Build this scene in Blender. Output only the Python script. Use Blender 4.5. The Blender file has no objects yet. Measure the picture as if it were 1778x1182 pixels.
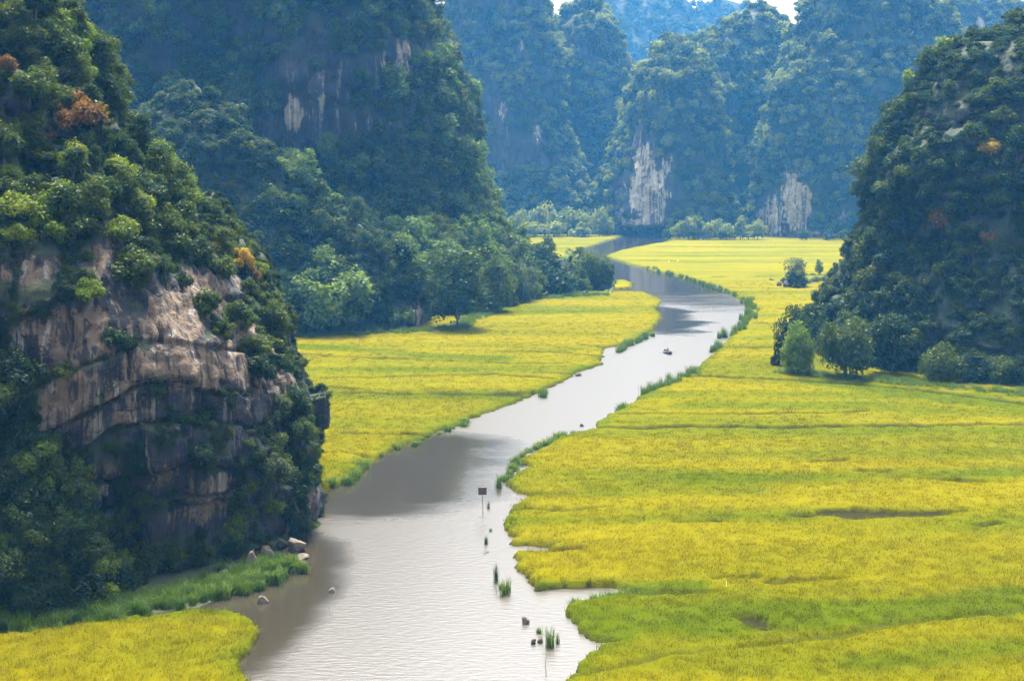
import bpy, math, random
import numpy as np
from mathutils import Vector
from mathutils.bvhtree import BVHTree

# ------------------------------------------------------------------ camera, sky, sun, exposure
SC = bpy.context.scene
COL = SC.collection
F_PX, HOR, CXP, CAM_H = 2300.0, 300.0, 889.0, 38.0     # focal length (px of the photo), horizon row, centre column, eye height
cam_data = bpy.data.cameras.new('camera')
cam_data.sensor_width = 36.0
cam_data.lens = F_PX / 1778.0 * 36.0
cam_data.shift_y = -(591.0 - HOR) / 1778.0
cam_data.clip_start = 1.0
cam_data.clip_end = 8000.0
cam = bpy.data.objects.new('camera', cam_data)
cam.location = (0, 0, CAM_H)
cam.rotation_euler = (math.radians(90), 0, 0)
COL.objects.link(cam)
SC.camera = cam

SUN_AZ, SUN_EL = math.radians(-4.0), math.radians(68.0)
world = bpy.data.worlds.new('World')
SC.world = world
world.use_nodes = True
wn = world.node_tree
wn.nodes.clear()
sky = wn.nodes.new('ShaderNodeTexSky')
sky.sky_type = 'NISHITA'
sky.sun_disc = False
sky.sun_elevation = SUN_EL
sky.sun_rotation = SUN_AZ % (2 * math.pi)
sky.air_density = 1.0
sky.dust_density = 7.0
sky.ozone_density = 1.0
hs = wn.nodes.new('ShaderNodeHueSaturation')
hs.inputs['Saturation'].default_value = 0.45
bg = wn.nodes.new('ShaderNodeBackground')
bg.inputs['Strength'].default_value = 0.15
wo = wn.nodes.new('ShaderNodeOutputWorld')
wn.links.new(sky.outputs[0], hs.inputs['Color'])
wn.links.new(hs.outputs[0], bg.inputs['Color'])
wn.links.new(bg.outputs[0], wo.inputs['Surface'])

sun_data = bpy.data.lights.new('sun', 'SUN')
sun_data.energy = 3.4
sun_data.angle = math.radians(7.0)
sun_data.color = (1.0, 0.95, 0.86)
sun = bpy.data.objects.new('sun', sun_data)
sunv = Vector((math.sin(SUN_AZ) * math.cos(SUN_EL), math.cos(SUN_AZ) * math.cos(SUN_EL), math.sin(SUN_EL)))
sun.rotation_euler = sunv.to_track_quat('Z', 'Y').to_euler()
sun.location = (0, 0, 250)
COL.objects.link(sun)

SC.view_settings.view_transform = 'Standard'
SC.view_settings.look = 'None'
SC.view_settings.exposure = 1.7
SC.view_settings.gamma = 1.0
SC.cycles.use_denoising = True
SC.cycles.max_bounces = 6
SC.cycles.diffuse_bounces = 3
SC.cycles.glossy_bounces = 3
SC.cycles.transmission_bounces = 3
SC.cycles.volume_bounces = 1
SC.cycles.caustics_reflective = False
SC.cycles.caustics_refractive = False

rng = np.random.default_rng(7)
random.seed(7)

# ------------------------------------------------------------------ helpers
def gp(px, py, z=0.0):                       # photo pixel -> point of the plane at height z
    y = F_PX * (CAM_H - z) / (py - HOR)
    return ((px - CXP) * y / F_PX, y)

def xz(px, py, y):                           # photo pixel -> (x, z) at distance y
    return ((px - CXP) * y / F_PX, CAM_H + (HOR - py) * y / F_PX)

def proj(P):                                 # points -> photo pixels
    P = np.asarray(P, float)
    y = np.maximum(P[..., 1], 1.0)
    return CXP + F_PX * P[..., 0] / y, HOR + F_PX * (CAM_H - P[..., 2]) / y

def tag(o, label=None, cat=None, group=None, kind=None):
    if label: o['label'] = label
    if cat: o['category'] = cat
    if group: o['group'] = group
    if kind: o['kind'] = kind
    return o

def link(name, data, parent=None):
    o = bpy.data.objects.new(name, data)
    COL.objects.link(o)
    if parent is not None:
        o.parent = parent
    return o

def mesh_np(name, V, Fq, mat=None, smooth=False, attrs=None):
    """V (n,3), Fq (m,k) uniform polygons"""
    V = np.ascontiguousarray(V, np.float32)
    Fq = np.ascontiguousarray(Fq, np.int32)
    me = bpy.data.meshes.new(name)
    m, k = Fq.shape
    me.vertices.add(len(V)); me.vertices.foreach_set('co', V.ravel())
    me.loops.add(m * k); me.loops.foreach_set('vertex_index', Fq.ravel())
    me.polygons.add(m)
    me.polygons.foreach_set('loop_start', np.arange(0, m * k, k, dtype=np.int32))
    me.polygons.foreach_set('loop_total', np.full(m, k, np.int32))
    me.polygons.foreach_set('use_smooth', np.full(m, bool(smooth)))
    me.update(calc_edges=True)
    if attrs:
        for n, a in attrs.items():
            at = me.attributes.new(n, 'FLOAT', 'POINT')
            at.data.foreach_set('value', np.ascontiguousarray(a, np.float32).ravel())
    if mat: me.materials.append(mat)
    return me

def hash3(ix, iy, iz, seed):
    h = (ix.astype(np.int64) * 73856093) ^ (iy.astype(np.int64) * 19349663) ^ (iz.astype(np.int64) * 83492791) ^ (seed * 2654435761)
    h &= 0xFFFFFFFF
    h = (h ^ (h >> 16)) * 0x45d9f3b & 0xFFFFFFFF
    h = (h ^ (h >> 16)) * 0x45d9f3b & 0xFFFFFFFF
    h = h ^ (h >> 16)
    return (h & 0xFFFFFF).astype(np.float64) / 0xFFFFFF

def vnoise(P, seed=0):
    P = np.asarray(P, float)
    i = np.floor(P).astype(np.int64)
    f = P - i
    u = f * f * f * (f * (f * 6 - 15) + 10)
    r = 0
    for dx in (0, 1):
        wx = u[:, 0] if dx else 1 - u[:, 0]
        for dy in (0, 1):
            wy = u[:, 1] if dy else 1 - u[:, 1]
            for dz in (0, 1):
                wz = u[:, 2] if dz else 1 - u[:, 2]
                r = r + wx * wy * wz * hash3(i[:, 0] + dx, i[:, 1] + dy, i[:, 2] + dz, seed)
    return r * 2 - 1

def fbm(P, octv=4, seed=0, gain=0.5):
    P = np.asarray(P, float)
    a, t, s = 1.0, 0.0, 0.0
    for k in range(octv):
        s = s + a * vnoise(P * (2.03 ** k) + 17.3 * k, seed + k)
        t += a
        a *= gain
    return s / t * 1.5

def sstep(a, b, x):
    t = np.clip((x - a) / (b - a), 0, 1)
    return t * t * (3 - 2 * t)

# ------------------------------------------------------------------ materials
def new_mat(name):
    m = bpy.data.materials.new(name)
    m.use_nodes = True
    nt = m.node_tree
    nt.nodes.clear()
    out = nt.nodes.new('ShaderNodeOutputMaterial')
    return m, nt, out

class NB:                                    # small node builder
    def __init__(s, nt): s.nt = nt
    def n(s, t, **kw):
        nd = s.nt.nodes.new(t)
        for k, v in kw.items(): setattr(nd, k, v)
        return nd
    def l(s, a, b): s.nt.links.new(a, b)
    def val(s, inp, v):
        if hasattr(v, 'is_linked') or isinstance(v, bpy.types.NodeSocket): s.l(v, inp)
        else: inp.default_value = v
    def math(s, op, a, b=0.0, clamp=False):
        nd = s.n('ShaderNodeMath', operation=op, use_clamp=clamp)
        s.val(nd.inputs[0], a); s.val(nd.inputs[1], b)
        return nd.outputs[0]
    def mix(s, f, a, b, typ='MIX'):
        nd = s.n('ShaderNodeMix', data_type='RGBA', blend_type=typ)
        s.val(nd.inputs['Factor'], f)
        for nm, v in (('A', a), ('B', b)):
            i = [q for q in nd.inputs if q.name == nm and q.type == 'RGBA'][0]
            if isinstance(v, tuple): i.default_value = (*v[:3], 1)
            else: s.l(v, i)
        return [q for q in nd.outputs if q.type == 'RGBA'][0]
    def noise(s, vec, scale, detail=4, rough=0.55, dist=0.0):
        nd = s.n('ShaderNodeTexNoise')
        if vec is not None: s.l(vec, nd.inputs['Vector'])
        nd.inputs['Scale'].default_value = scale
        nd.inputs['Detail'].default_value = detail
        nd.inputs['Roughness'].default_value = rough
        nd.inputs['Distortion'].default_value = dist
        return nd.outputs['Fac']
    def mapping(s, vec, scale=(1, 1, 1), rot=(0, 0, 0)):
        nd = s.n('ShaderNodeMapping')
        s.l(vec, nd.inputs['Vector'])
        nd.inputs['Scale'].default_value = scale
        nd.inputs['Rotation'].default_value = rot
        return nd.outputs[0]
    def step(s, x, a, b):
        nd = s.n('ShaderNodeMapRange', interpolation_type='SMOOTHSTEP')
        s.val(nd.inputs['Value'], x)
        nd.inputs['From Min'].default_value = a
        nd.inputs['From Max'].default_value = b
        return nd.outputs[0]
    def attr(s, name, typ='GEOMETRY'):
        nd = s.n('ShaderNodeAttribute', attribute_type=typ)
        nd.attribute_name = name
        return nd.outputs['Fac']
    def bump(s, h, strength, dist):
        nd = s.n('ShaderNodeBump')
        nd.inputs['Strength'].default_value = strength
        nd.inputs['Distance'].default_value = dist
        s.l(h, nd.inputs['Height'])
        return nd.outputs[0]

def simple_mat(name, col, rough=0.7, var=0.25, scale=8.0):
    m, nt, out = new_mat(name); b = NB(nt)
    p = b.n('ShaderNodeBsdfPrincipled')
    co = b.n('ShaderNodeTexCoord').outputs['Object']
    f = b.noise(co, scale, 5)
    dark = tuple(c * (1 - var) for c in col); lite = tuple(min(1, c * (1 + var)) for c in col)
    b.l(b.mix(f, dark, lite), p.inputs['Base Color'])
    p.inputs['Roughness'].default_value = rough
    b.l(b.bump(f, 0.3, 0.02), p.inputs['Normal'])
    b.l(p.outputs[0], out.inputs['Surface'])
    return m

def leaf_mat(name, c0, c1, c2, transl=0.42, tw=1.35):
    """c0..c1 vary from plant to plant, c2 on the tips of single leaves"""
    m, nt, out = new_mat(name); b = NB(nt)
    oi = b.n('ShaderNodeObjectInfo').outputs['Random']
    isl = b.n('ShaderNodeNewGeometry').outputs['Random Per Island']
    pos = b.n('ShaderNodeNewGeometry').outputs['Position']
    c = b.mix(oi, c0, c1)
    nz = b.noise(pos, 0.35, 3)
    c = b.mix(b.math('MULTIPLY', b.step(nz, 0.45, 0.7), 0.55), c, c2)
    c = b.mix(b.math('MULTIPLY', isl, 0.45), c, tuple(0.45 * q for q in c0))
    d = b.n('ShaderNodeBsdfDiffuse'); b.l(c, d.inputs['Color'])
    t = b.n('ShaderNodeBsdfTranslucent')
    b.l(b.mix(1.0, c, (tw, tw * 1.05, 0.6), 'MULTIPLY'), t.inputs['Color'])
    mx = b.n('ShaderNodeMixShader'); mx.inputs[0].default_value = transl
    b.l(d.outputs[0], mx.inputs[1]); b.l(t.outputs[0], mx.inputs[2])
    g = b.n('ShaderNodeBsdfGlossy'); g.inputs['Roughness'].default_value = 0.45
    g.inputs['Color'].default_value = (0.8, 0.85, 0.8, 1)
    m2 = b.n('ShaderNodeMixShader'); m2.inputs[0].default_value = 0.015
    b.l(mx.outputs[0], m2.inputs[1]); b.l(g.outputs[0], m2.inputs[2])
    b.l(m2.outputs[0], out.inputs['Surface'])
    return m

M = {}
M['green'] = leaf_mat('leaves_green', (0.032, 0.066, 0.010), (0.072, 0.100, 0.012), (0.12, 0.145, 0.014))
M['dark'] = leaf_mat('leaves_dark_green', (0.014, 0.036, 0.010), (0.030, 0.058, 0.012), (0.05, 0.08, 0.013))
M['bright'] = leaf_mat('leaves_bright_green', (0.10, 0.17, 0.012), (0.16, 0.21, 0.012), (0.24, 0.26, 0.015), 0.45)
M['orange'] = leaf_mat('leaves_orange', (0.16, 0.075, 0.022), (0.20, 0.10, 0.025), (0.12, 0.12, 0.02))
M['yellow'] = leaf_mat('leaves_yellow', (0.34, 0.25, 0.012), (0.38, 0.28, 0.012), (0.30, 0.14, 0.02))
M['pale'] = leaf_mat('leaves_pale_green', (0.15, 0.20, 0.045), (0.24, 0.26, 0.06), (0.32, 0.31, 0.08))
M['bamboo'] = leaf_mat('leaves_bamboo', (0.085, 0.15, 0.030), (0.12, 0.18, 0.035), (0.19, 0.24, 0.045))
M['olive'] = leaf_mat('leaves_grey_green', (0.065, 0.092, 0.034), (0.085, 0.11, 0.036), (0.13, 0.15, 0.04))
M['reed'] = leaf_mat('leaves_reed', (0.065, 0.125, 0.014), (0.10, 0.165, 0.018), (0.15, 0.20, 0.022), 0.3)
M['bark'] = simple_mat('bark', (0.11, 0.085, 0.065), 0.9, 0.4, 3.0)

def rock_mat(name, s, dark, grey, tan, white, streak_s=0.5, bump_d=0.5, crack=0.0, bl=0.50):
    m, nt, out = new_mat(name); b = NB(nt)
    p = b.n('ShaderNodeBsdfPrincipled')
    pos = b.n('ShaderNodeNewGeometry').outputs['Position']
    n1 = b.noise(pos, 0.16 / s, 8, 0.62)
    n2 = b.noise(pos, 0.9 / s, 7, 0.65)
    st = b.noise(b.mapping(pos, (streak_s / s, streak_s / s, 0.035 / s)), 1.0, 6, 0.6, 0.6)
    st2 = b.noise(b.mapping(pos, (streak_s * 2.1 / s, streak_s * 2.1 / s, 0.05 / s)), 1.0, 5, 0.6, 0.5)
    tanA = b.attr('tan'); veg = b.attr('veg')
    c = b.mix(b.step(n1, 0.38, 0.66), dark, grey)
    c = b.mix(b.math('MULTIPLY', b.step(n2, 0.5, 0.72), 0.5), c, tuple(q * 1.4 for q in grey))
    # sheltered tan rock, its outline broken by the noise
    brk = b.math('ADD', b.math('MULTIPLY', b.math('SUBTRACT', n1, 0.5), 1.5), b.math('ADD', b.math('MULTIPLY', b.math('SUBTRACT', st, 0.5), 1.9), b.math('MULTIPLY', b.math('SUBTRACT', n2, 0.5), 0.7)))
    tm = b.step(b.math('ADD', tanA, brk), 0.50, 0.66)
    tc = b.mix(b.step(n2, 0.35, 0.65), tuple(q * 0.62 for q in tan), tan)
    c = b.mix(tm, c, tc)
    # lime-white and black drip streaks
    wm = b.math('MULTIPLY', b.step(st, 0.55, 0.66), b.math('ADD', b.math('MULTIPLY', tanA, 0.95), 0.10), clamp=True)
    c = b.mix(wm, c, white)
    bm = b.math('MULTIPLY', b.step(st2, bl, bl + 0.10), 0.80)
    c = b.mix(bm, c, tuple(q * 0.8 for q in dark))
    vd = None
    if crack:                                 # joints: thin dark cracks following bedding and blocks
        wv = b.n('ShaderNodeVectorMath', operation='ADD')
        nn = b.n('ShaderNodeTexNoise'); b.l(pos, nn.inputs['Vector']); nn.inputs['Scale'].default_value = 0.35; nn.inputs['Detail'].default_value = 5
        sc_ = b.n('ShaderNodeVectorMath', operation='SCALE'); b.l(nn.outputs['Color'], sc_.inputs[0]); sc_.inputs['Scale'].default_value = 1.5
        b.l(b.mapping(pos, (0.20 / s, 0.20 / s, 0.42 / s)), wv.inputs[0]); b.l(sc_.outputs[0], wv.inputs[1])
        vo = b.n('ShaderNodeTexVoronoi', feature='DISTANCE_TO_EDGE'); b.l(wv.outputs[0], vo.inputs['Vector']); vo.inputs['Scale'].default_value = 1.0
        vd = b.math('MAXIMUM', b.step(vo.outputs['Distance'], 0.0, 0.035), b.step(n1, 0.46, 0.54))
        c = b.mix(b.math('MULTIPLY', b.math('SUBTRACT', 1.0, vd), 0.6), c, tuple(q * 0.5 for q in dark))
    # moss and creepers on the ledges
    gm = b.math('MULTIPLY', b.step(b.math('ADD', veg, b.math('MULTIPLY', b.math('SUBTRACT', n2, 0.5), 1.2)), 0.5, 0.8), 0.85)
    c = b.mix(gm, c, (0.030, 0.048, 0.014))
    b.l(c, p.inputs['Base Color'])
    p.inputs['Roughness'].default_value = 0.85
    h = b.math('ADD', n2, b.math('MULTIPLY', st2, 0.8))
    if vd is not None: h = b.math('ADD', h, b.math('MULTIPLY', vd, 0.5))
    b.l(b.bump(h, 1.0, bump_d), p.inputs['Normal'])
    b.l(p.outputs[0], out.inputs['Surface'])
    return m

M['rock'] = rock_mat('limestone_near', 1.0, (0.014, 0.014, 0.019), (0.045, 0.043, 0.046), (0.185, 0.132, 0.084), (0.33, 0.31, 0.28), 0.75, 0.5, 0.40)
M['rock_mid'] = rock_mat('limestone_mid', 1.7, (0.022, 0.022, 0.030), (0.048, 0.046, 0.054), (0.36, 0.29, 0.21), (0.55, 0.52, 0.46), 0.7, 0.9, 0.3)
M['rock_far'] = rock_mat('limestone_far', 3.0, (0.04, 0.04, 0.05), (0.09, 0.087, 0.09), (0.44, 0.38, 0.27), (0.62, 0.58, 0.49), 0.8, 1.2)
M['boulder'] = simple_mat('boulder_stone', (0.13, 0.105, 0.08), 0.85, 0.5, 1.5)
M['boulder_dark'] = simple_mat('dark_boulder_stone', (0.045, 0.045, 0.055), 0.85, 0.4, 1.2)
M['old_wood'] = simple_mat('weathered_wood', (0.115, 0.075, 0.055), 0.85, 0.3, 6.0)
M['post_wood'] = simple_mat('grey_post_wood', (0.16, 0.14, 0.11), 0.85, 0.3, 6.0)
M['earth'] = simple_mat('weedy_earth', (0.045, 0.055, 0.018), 0.95, 0.5, 0.6)
M['bed'] = simple_mat('river_mud', (0.09, 0.07, 0.045), 0.9, 0.3, 0.3)

# ------------------------------------------------------------------ banks of the river (traced on the ground plane)
RIGHT_BANK = [(975,1300),(985,1200),(991,1171),(1015,1147),(1069,1120),(1025,1110),(998,1083),(974,1068),(1004,1050),(1052,1038),(1122,1034),(1066,1022),
  (930,1025),(913,1004),(889,981),(892,964),(955,954),(892,946),(877,925),(871,899),(888,884),(926,866),(877,843),(888,830),(925,815),(900,803),(936,785),
  (962,768),(1004,752),(1036,744),(1035,736),(1050,727),(1079,714),(1110,692),(1164,668),(1205,650),(1220,632),(1242,614),(1272,582),(1296,556),(1300,530),
  (1272,513),(1205,487),(1130,469),(1090,459),(1050,446),(1076,436),(1137,424),(1164,419.5)]
LEFT_BANK = [(556,872),(575,845),(600,838),(640,806),(700,773),(790,741),(850,716),(940,681),(985,658),(1000,648),(1045,633),(1048,606),(1088,598),(1130,576),(1150,550),(1140,540),(1148,522),(1120,509),(1062,508)]
FIELD_RIGHT = [gp(*q) for q in RIGHT_BANK] + [(90, 800), (260, 800), (260, 60), (8, 60)]
FIELD_LEFT = [gp(*q) for q in LEFT_BANK] + [(15, 425), (-150, 425), (-150, 150), (-40, 150)]
FIELD_FARLEFT = [gp(*q) for q in [(1070,413.5),(1036,425),(1008,433),(1000,441),(960,452),(880,452)]] + [(-60, 600), (-60, 800), (70, 800)]
FIELD_NEARLEFT = [gp(*q) for q in [(425,1230),(428,1182),(420,1150),(447,1128),(452,1105),(436,1080),(400,1068),(345,1062),(200,1080),(100,1098),(-60,1118)]] + [(-80, 108), (-80, 70), (-26, 70)]
ISLET = [gp(*q) for q in [(1062,502),(1066,489),(1085,488),(1099,493),(1097,499),(1080,502)]]

def poly_sd(P, poly):                        # signed distance, positive inside
    poly = np.asarray(poly, float)
    P = np.asarray(P, float)
    A, B = poly, np.roll(poly, -1, 0)
    d2 = np.full(len(P), 1e18); ins = np.zeros(len(P), bool)
    for a, bb in zip(A, B):
        e = bb - a; w = P - a
        t = np.clip((w @ e) / max(e @ e, 1e-9), 0, 1)
        q = w - t[:, None] * e
        d2 = np.minimum(d2, (q * q).sum(1))
        c = ((a[1] > P[:, 1]) != (bb[1] > P[:, 1]))
        if e[1] != 0:
            ins ^= c & (P[:, 0] < (e[0] * (P[:, 1] - a[1]) / e[1] + a[0]))
    return np.where(ins, 1, -1) * np.sqrt(d2)

def line_d(P, pts):                          # distance to an open polyline and where along it
    pts = np.asarray(pts, float); d = np.full(len(P), 1e9)
    for a, bb in zip(pts[:-1], pts[1:]):
        e = bb - a; w = P - a
        t = np.clip((w @ e) / max(e @ e, 1e-9), 0, 1)
        q = w - t[:, None] * e
        d = np.minimum(d, np.sqrt((q * q).sum(1)))
    return d

# ------------------------------------------------------------------ ground and river
gm = mesh_np('ground', [(-1250, -150, -0.9), (1250, -150, -0.9), (1250, 2250, -0.9), (-1250, 2250, -0.9)], [[0, 1, 2, 3]], M['bed'])
tag(link('ground', gm), 'brown mud bed of the valley under river and fields', 'ground', kind='structure')

def water_mat():
    m, nt, out = new_mat('river_water'); b = NB(nt)
    p = b.n('ShaderNodeBsdfPrincipled')
    pos = b.n('ShaderNodeNewGeometry').outputs['Position']
    p.inputs['Base Color'].default_value = (0.035, 0.030, 0.020, 1)
    p.inputs['IOR'].default_value = 2.25
    # wind-ruffled and calm stretches
    nz = b.math('SUBTRACT', b.noise(b.mapping(pos, (0.02, 0.05, 1)), 1.0, 9, 0.68), 0.5)
    calm = None
    sx = b.n('ShaderNodeSeparateXYZ'); b.l(pos, sx.inputs[0])
    for (cx, cy, rx, ry, k) in CALM:
        ex = b.math('DIVIDE', b.math('SUBTRACT', sx.outputs[0], cx), rx)
        ey = b.math('DIVIDE', b.math('SUBTRACT', sx.outputs[1], cy), ry)
        r = b.math('ADD', b.math('MULTIPLY', ex, ex), b.math('MULTIPLY', ey, ey))
        r = b.math('SUBTRACT', 1.0, b.math('SQRT', r))
        c = b.step(b.math('ADD', r, b.math('MULTIPLY', nz, k)), -0.12, 0.30)
        calm = c if calm is None else b.math('MAXIMUM', calm, c)
    rough = b.math('SUBTRACT', 0.30, b.math('MULTIPLY', calm, 0.24))
    b.l(rough, p.inputs['Roughness'])
    w = b.noise(b.mapping(pos, (0.9, 2.6, 1)), 1.0, 4, 0.6)
    bp = b.n('ShaderNodeBump'); b.l(w, bp.inputs['Height'])
    bp.inputs['Distance'].default_value = 0.10
    b.l(b.math('SUBTRACT', 0.55, b.math('MULTIPLY', calm, 0.42)), bp.inputs['Strength'])
    b.l(bp.outputs[0], p.inputs['Normal'])
    b.l(p.outputs[0], out.inputs['Surface'])
    return m
CALM = [(-17, 172, 19, 26, 1.2), (36, 352, 14, 40, 2.2), (60, 600, 90, 225, 0.8), (-24, 118, 9, 22, 0.8)]
M['water'] = water_mat()
wv = [(-160, 55, 0), (280, 55, 0), (280, 850, 0), (-160, 850, 0)]
tag(link('river', mesh_np('river', wv, [[0, 1, 2, 3]], M['water'])), 'pale sky-reflecting river winding between the rice fields', 'river', kind='structure')

# ------------------------------------------------------------------ rice fields
def rice_mat():
    m, nt, out = new_mat('rice_canopy'); b = NB(nt)
    pos = b.n('ShaderNodeNewGeometry').outputs['Position']
    ripe = b.attr('ripe')
    n = b.noise(pos, 1.4, 6, 0.7)
    n3 = b.noise(pos, 5.0, 4, 0.7)
    f = b.math('ADD', ripe, b.math('MULTIPLY', b.math('SUBTRACT', n, 0.5), 0.6), clamp=True)
    c = b.mix(f, RICE_GREEN, RICE_GOLD)
    c = b.mix(b.math('MULTIPLY', b.step(n3, 0.45, 0.75), 0.35), c, tuple(q * 0.5 for q in RICE_GREEN))
    c = b.mix(b.attr('stalk_shade'), c, (0.030, 0.028, 0.011))  # dark stalks and mud, with the furrow shade painted in
    d = b.n('ShaderNodeBsdfDiffuse'); b.l(c, d.inputs['Color'])
    b.l(b.bump(b.math('ADD', n, n3), 0.9, 0.25), d.inputs['Normal'])
    b.l(d.outputs[0], out.inputs['Surface'])
    return m
def tuft_mat():
    m, nt, out = new_mat('rice_blades'); b = NB(nt)
    ripe = b.attr('ripe', 'INSTANCER')
    isl = b.n('ShaderNodeNewGeometry').outputs['Random Per Island']
    oi = b.n('ShaderNodeObjectInfo').outputs['Random']
    f = b.math('ADD', ripe, b.math('MULTIPLY', b.math('SUBTRACT', b.math('ADD', isl, oi), 1.0), 0.35), clamp=True)
    c = b.mix(f, RICE_GREEN, RICE_GOLD)
    d = b.n('ShaderNodeBsdfDiffuse'); b.l(c, d.inputs['Color'])
    t = b.n('ShaderNodeBsdfTranslucent'); b.l(c, t.inputs['Color'])
    mx = b.n('ShaderNodeMixShader'); mx.inputs[0].default_value = 0.3
    b.l(d.outputs[0], mx.inputs[1]); b.l(t.outputs[0], mx.inputs[2])
    b.l(mx.outputs[0], out.inputs['Surface'])
    return m
RICE_GREEN, RICE_GOLD = (0.072, 0.098, 0.001), (0.172, 0.150, 0.001)
M['rice'] = rice_mat(); M['tuft'] = tuft_mat()

# furrows, bunds and pools: (photo polyline, half width m, depth 0..1)
FURROWS = [
  ([(1036,741),(1200,739),(1400,738),(1600,737),(1778,735)], 0.9, 0.85), ([(1080,716),(1300,716),(1500,713)], 0.6, 0.5),
  ([(1205,652),(1300,654),(1440,661),(1600,676),(1778,700)], 0.9, 0.7),
  ([(1390,890),(1480,886),(1580,888),(1670,884)], 0.9, 1.15), ([(1480,893),(1560,893),(1630,890)], 0.8, 1.15), ([(1420,883),(1500,882)], 0.5, 0.8),
  ([(1610,829),(1640,828),(1660,831),(1700,832)], 0.6, 0.9), ([(1490,816),(1540,817)], 0.4, 0.6), ([(1410,800),(1470,795)], 0.4, 0.5),
  ([(1245,1000),(1275,998),(1310,996)], 0.5, 1.0), ([(1342,1006),(1390,1004),(1455,1003)], 0.55, 0.95), ([(1180,1028),(1240,1024)], 0.4, 0.6),
  ([(1300,1070),(1325,1082)], 0.7, 0.8), ([(1180,905),(1240,903)], 0.4, 0.5), ([(1700,908),(1740,905)], 0.4, 0.5),
  ([(892,950),(960,955),(1010,950)], 0.6, 0.8), ([(885,882),(960,884),(1060,876)], 0.4, 0.35),
  ([(930,1028),(1100,1022),(1200,1026)], 0.5, 0.5), ([(1000,1160),(1200,1130),(1500,1090),(1778,1055)], 0.35, 0.3),
  ([(510,680),(620,681),(760,683),(850,683),(950,678)], 0.8, 0.75), ([(500,672),(560,670),(610,673)], 0.7, 0.9), ([(750,680),(850,684),(930,686)], 0.7, 0.7),
  ([(860,609),(950,610),(1045,616)], 0.6, 0.8), ([(560,655),(700,652),(850,648),(960,655)], 0.7, 0.5), ([(500,612),(700,622),(900,630),(985,628)], 0.8, 0.4),
  ([(600,750),(680,752),(740,750)], 0.5, 0.7), ([(520,786),(600,782),(640,790)], 0.5, 0.5), ([(930,645),(1000,646)], 0.5, 0.7),
  ([(1010,597),(1050,601)], 0.6, 0.7),
  ([(1090,451),(1300,456),(1470,456)], 1.6, 0.6), ([(1100,437),(1300,440),(1478,437)], 1.8, 0.5), ([(1140,428),(1300,429),(1480,428)], 2.0, 0.5),
  ([(1300,535),(1420,536)], 1.0, 0.6), ([(1250,497),(1340,500),(1450,497)], 1.2, 0.5), ([(1240,480),(1350,479)], 1.2, 0.5), ([(1310,560),(1400,562)], 0.9, 0.5), ([(1260,600),(1380,602)], 0.8, 0.4),
  ([(910,423),(1000,424),(1030,424)], 1.6, 0.5), ([(910,432),(1000,432)], 1.6, 0.5),
]
FURROWS_W = [(np.array([gp(x, y, 0.7) for x, y in pl]), w, d) for pl, w, d in [(a, b * 1.7, min(0.70, c * 1.2)) for a, b, c in FURROWS]]
# greener plots that ripen later, plus cliff-foot and tree-line shade painted green: photo polyline, half width m, amount
GREENER = [([(985,1075),(1200,1085),(1450,1070),(1778,1040)], 3.2, 0.75), ([(900,1015),(1060,1022),(1200,1015)], 1.8, 0.6), ([(890,905),(1100,900),(1400,895)], 1.6, 0.4),
  ([(1200,830),(1500,825),(1778,820)], 2.5, 0.45), ([(1040,850),(1300,846)], 3.0, 0.5), ([(1100,790),(1400,790)], 3.0, 0.3), ([(950,860),(1100,862)], 2, 0.4), ([(1500,1150),(1778,1120)], 2.0, 0.4),
  ([(500,600),(700,612),(860,622)], 4.0, 0.7), ([(700,540),(850,545),(1050,540)], 5.0, 0.45), ([(540,640),(800,642)], 3.0, 0.3), ([(860,612),(1000,606)], 3.0, 0.5), ([(500,820),(640,800)], 3.0, 0.5),
  ([(1450,664),(1600,684),(1778,705)], 5.0, 0.8), ([(1200,700),(1500,705),(1778,718)], 4.0, 0.4)]  # first band: shade before the right cliff, painted as greener rice
GREENER_W = [(np.array([gp(x, y, 0.7) for x, y in pl]), w, d) for pl, w, d in GREENER]

def rice_fields(P2):
    """furrow depth and ripeness at ground points"""
    n = len(P2)
    w2 = np.c_[P2, np.zeros(n)]
    warp = fbm(w2 * 0.16, 3, 31) * 0.8
    cut = np.zeros(n)
    for pl, w, d in FURROWS_W:
        lo = pl.min(0) - 6; hi = pl.max(0) + 6
        k = np.where(((P2 > lo) & (P2 < hi)).all(1))[0]
        if len(k) == 0: continue
        dd = line_d(P2[k] + np.c_[np.zeros(len(k)), warp[k]], pl)
        ww = w * (0.75 + 0.5 * fbm(w2[k] * 0.3, 2, 5))
        cut[k] = np.maximum(cut[k], d * (1 - sstep(0.45 * ww, ww + 0.25, dd)))
    ripe = 0.64 + 0.55 * fbm(w2 * np.array([0.012, 0.13, 1]), 4, 11) + 0.22 * fbm(w2 * np.array([0.05, 0.09, 1]), 3, 12)
    for pl, w, d in GREENER_W:
        lo = pl.min(0) - 3 * w; hi = pl.max(0) + 3 * w
        k = np.where(((P2 > lo) & (P2 < hi)).all(1))[0]
        if len(k) == 0: continue
        dd = line_d(P2[k] + np.c_[np.zeros(len(k)), warp[k] * 1.5], pl)
        ripe[k] -= d * (1 - sstep(0.3 * w, 1.5 * w, dd))  # greener here; also carries the painted cliff and tree shade
    return cut, ripe

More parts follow.
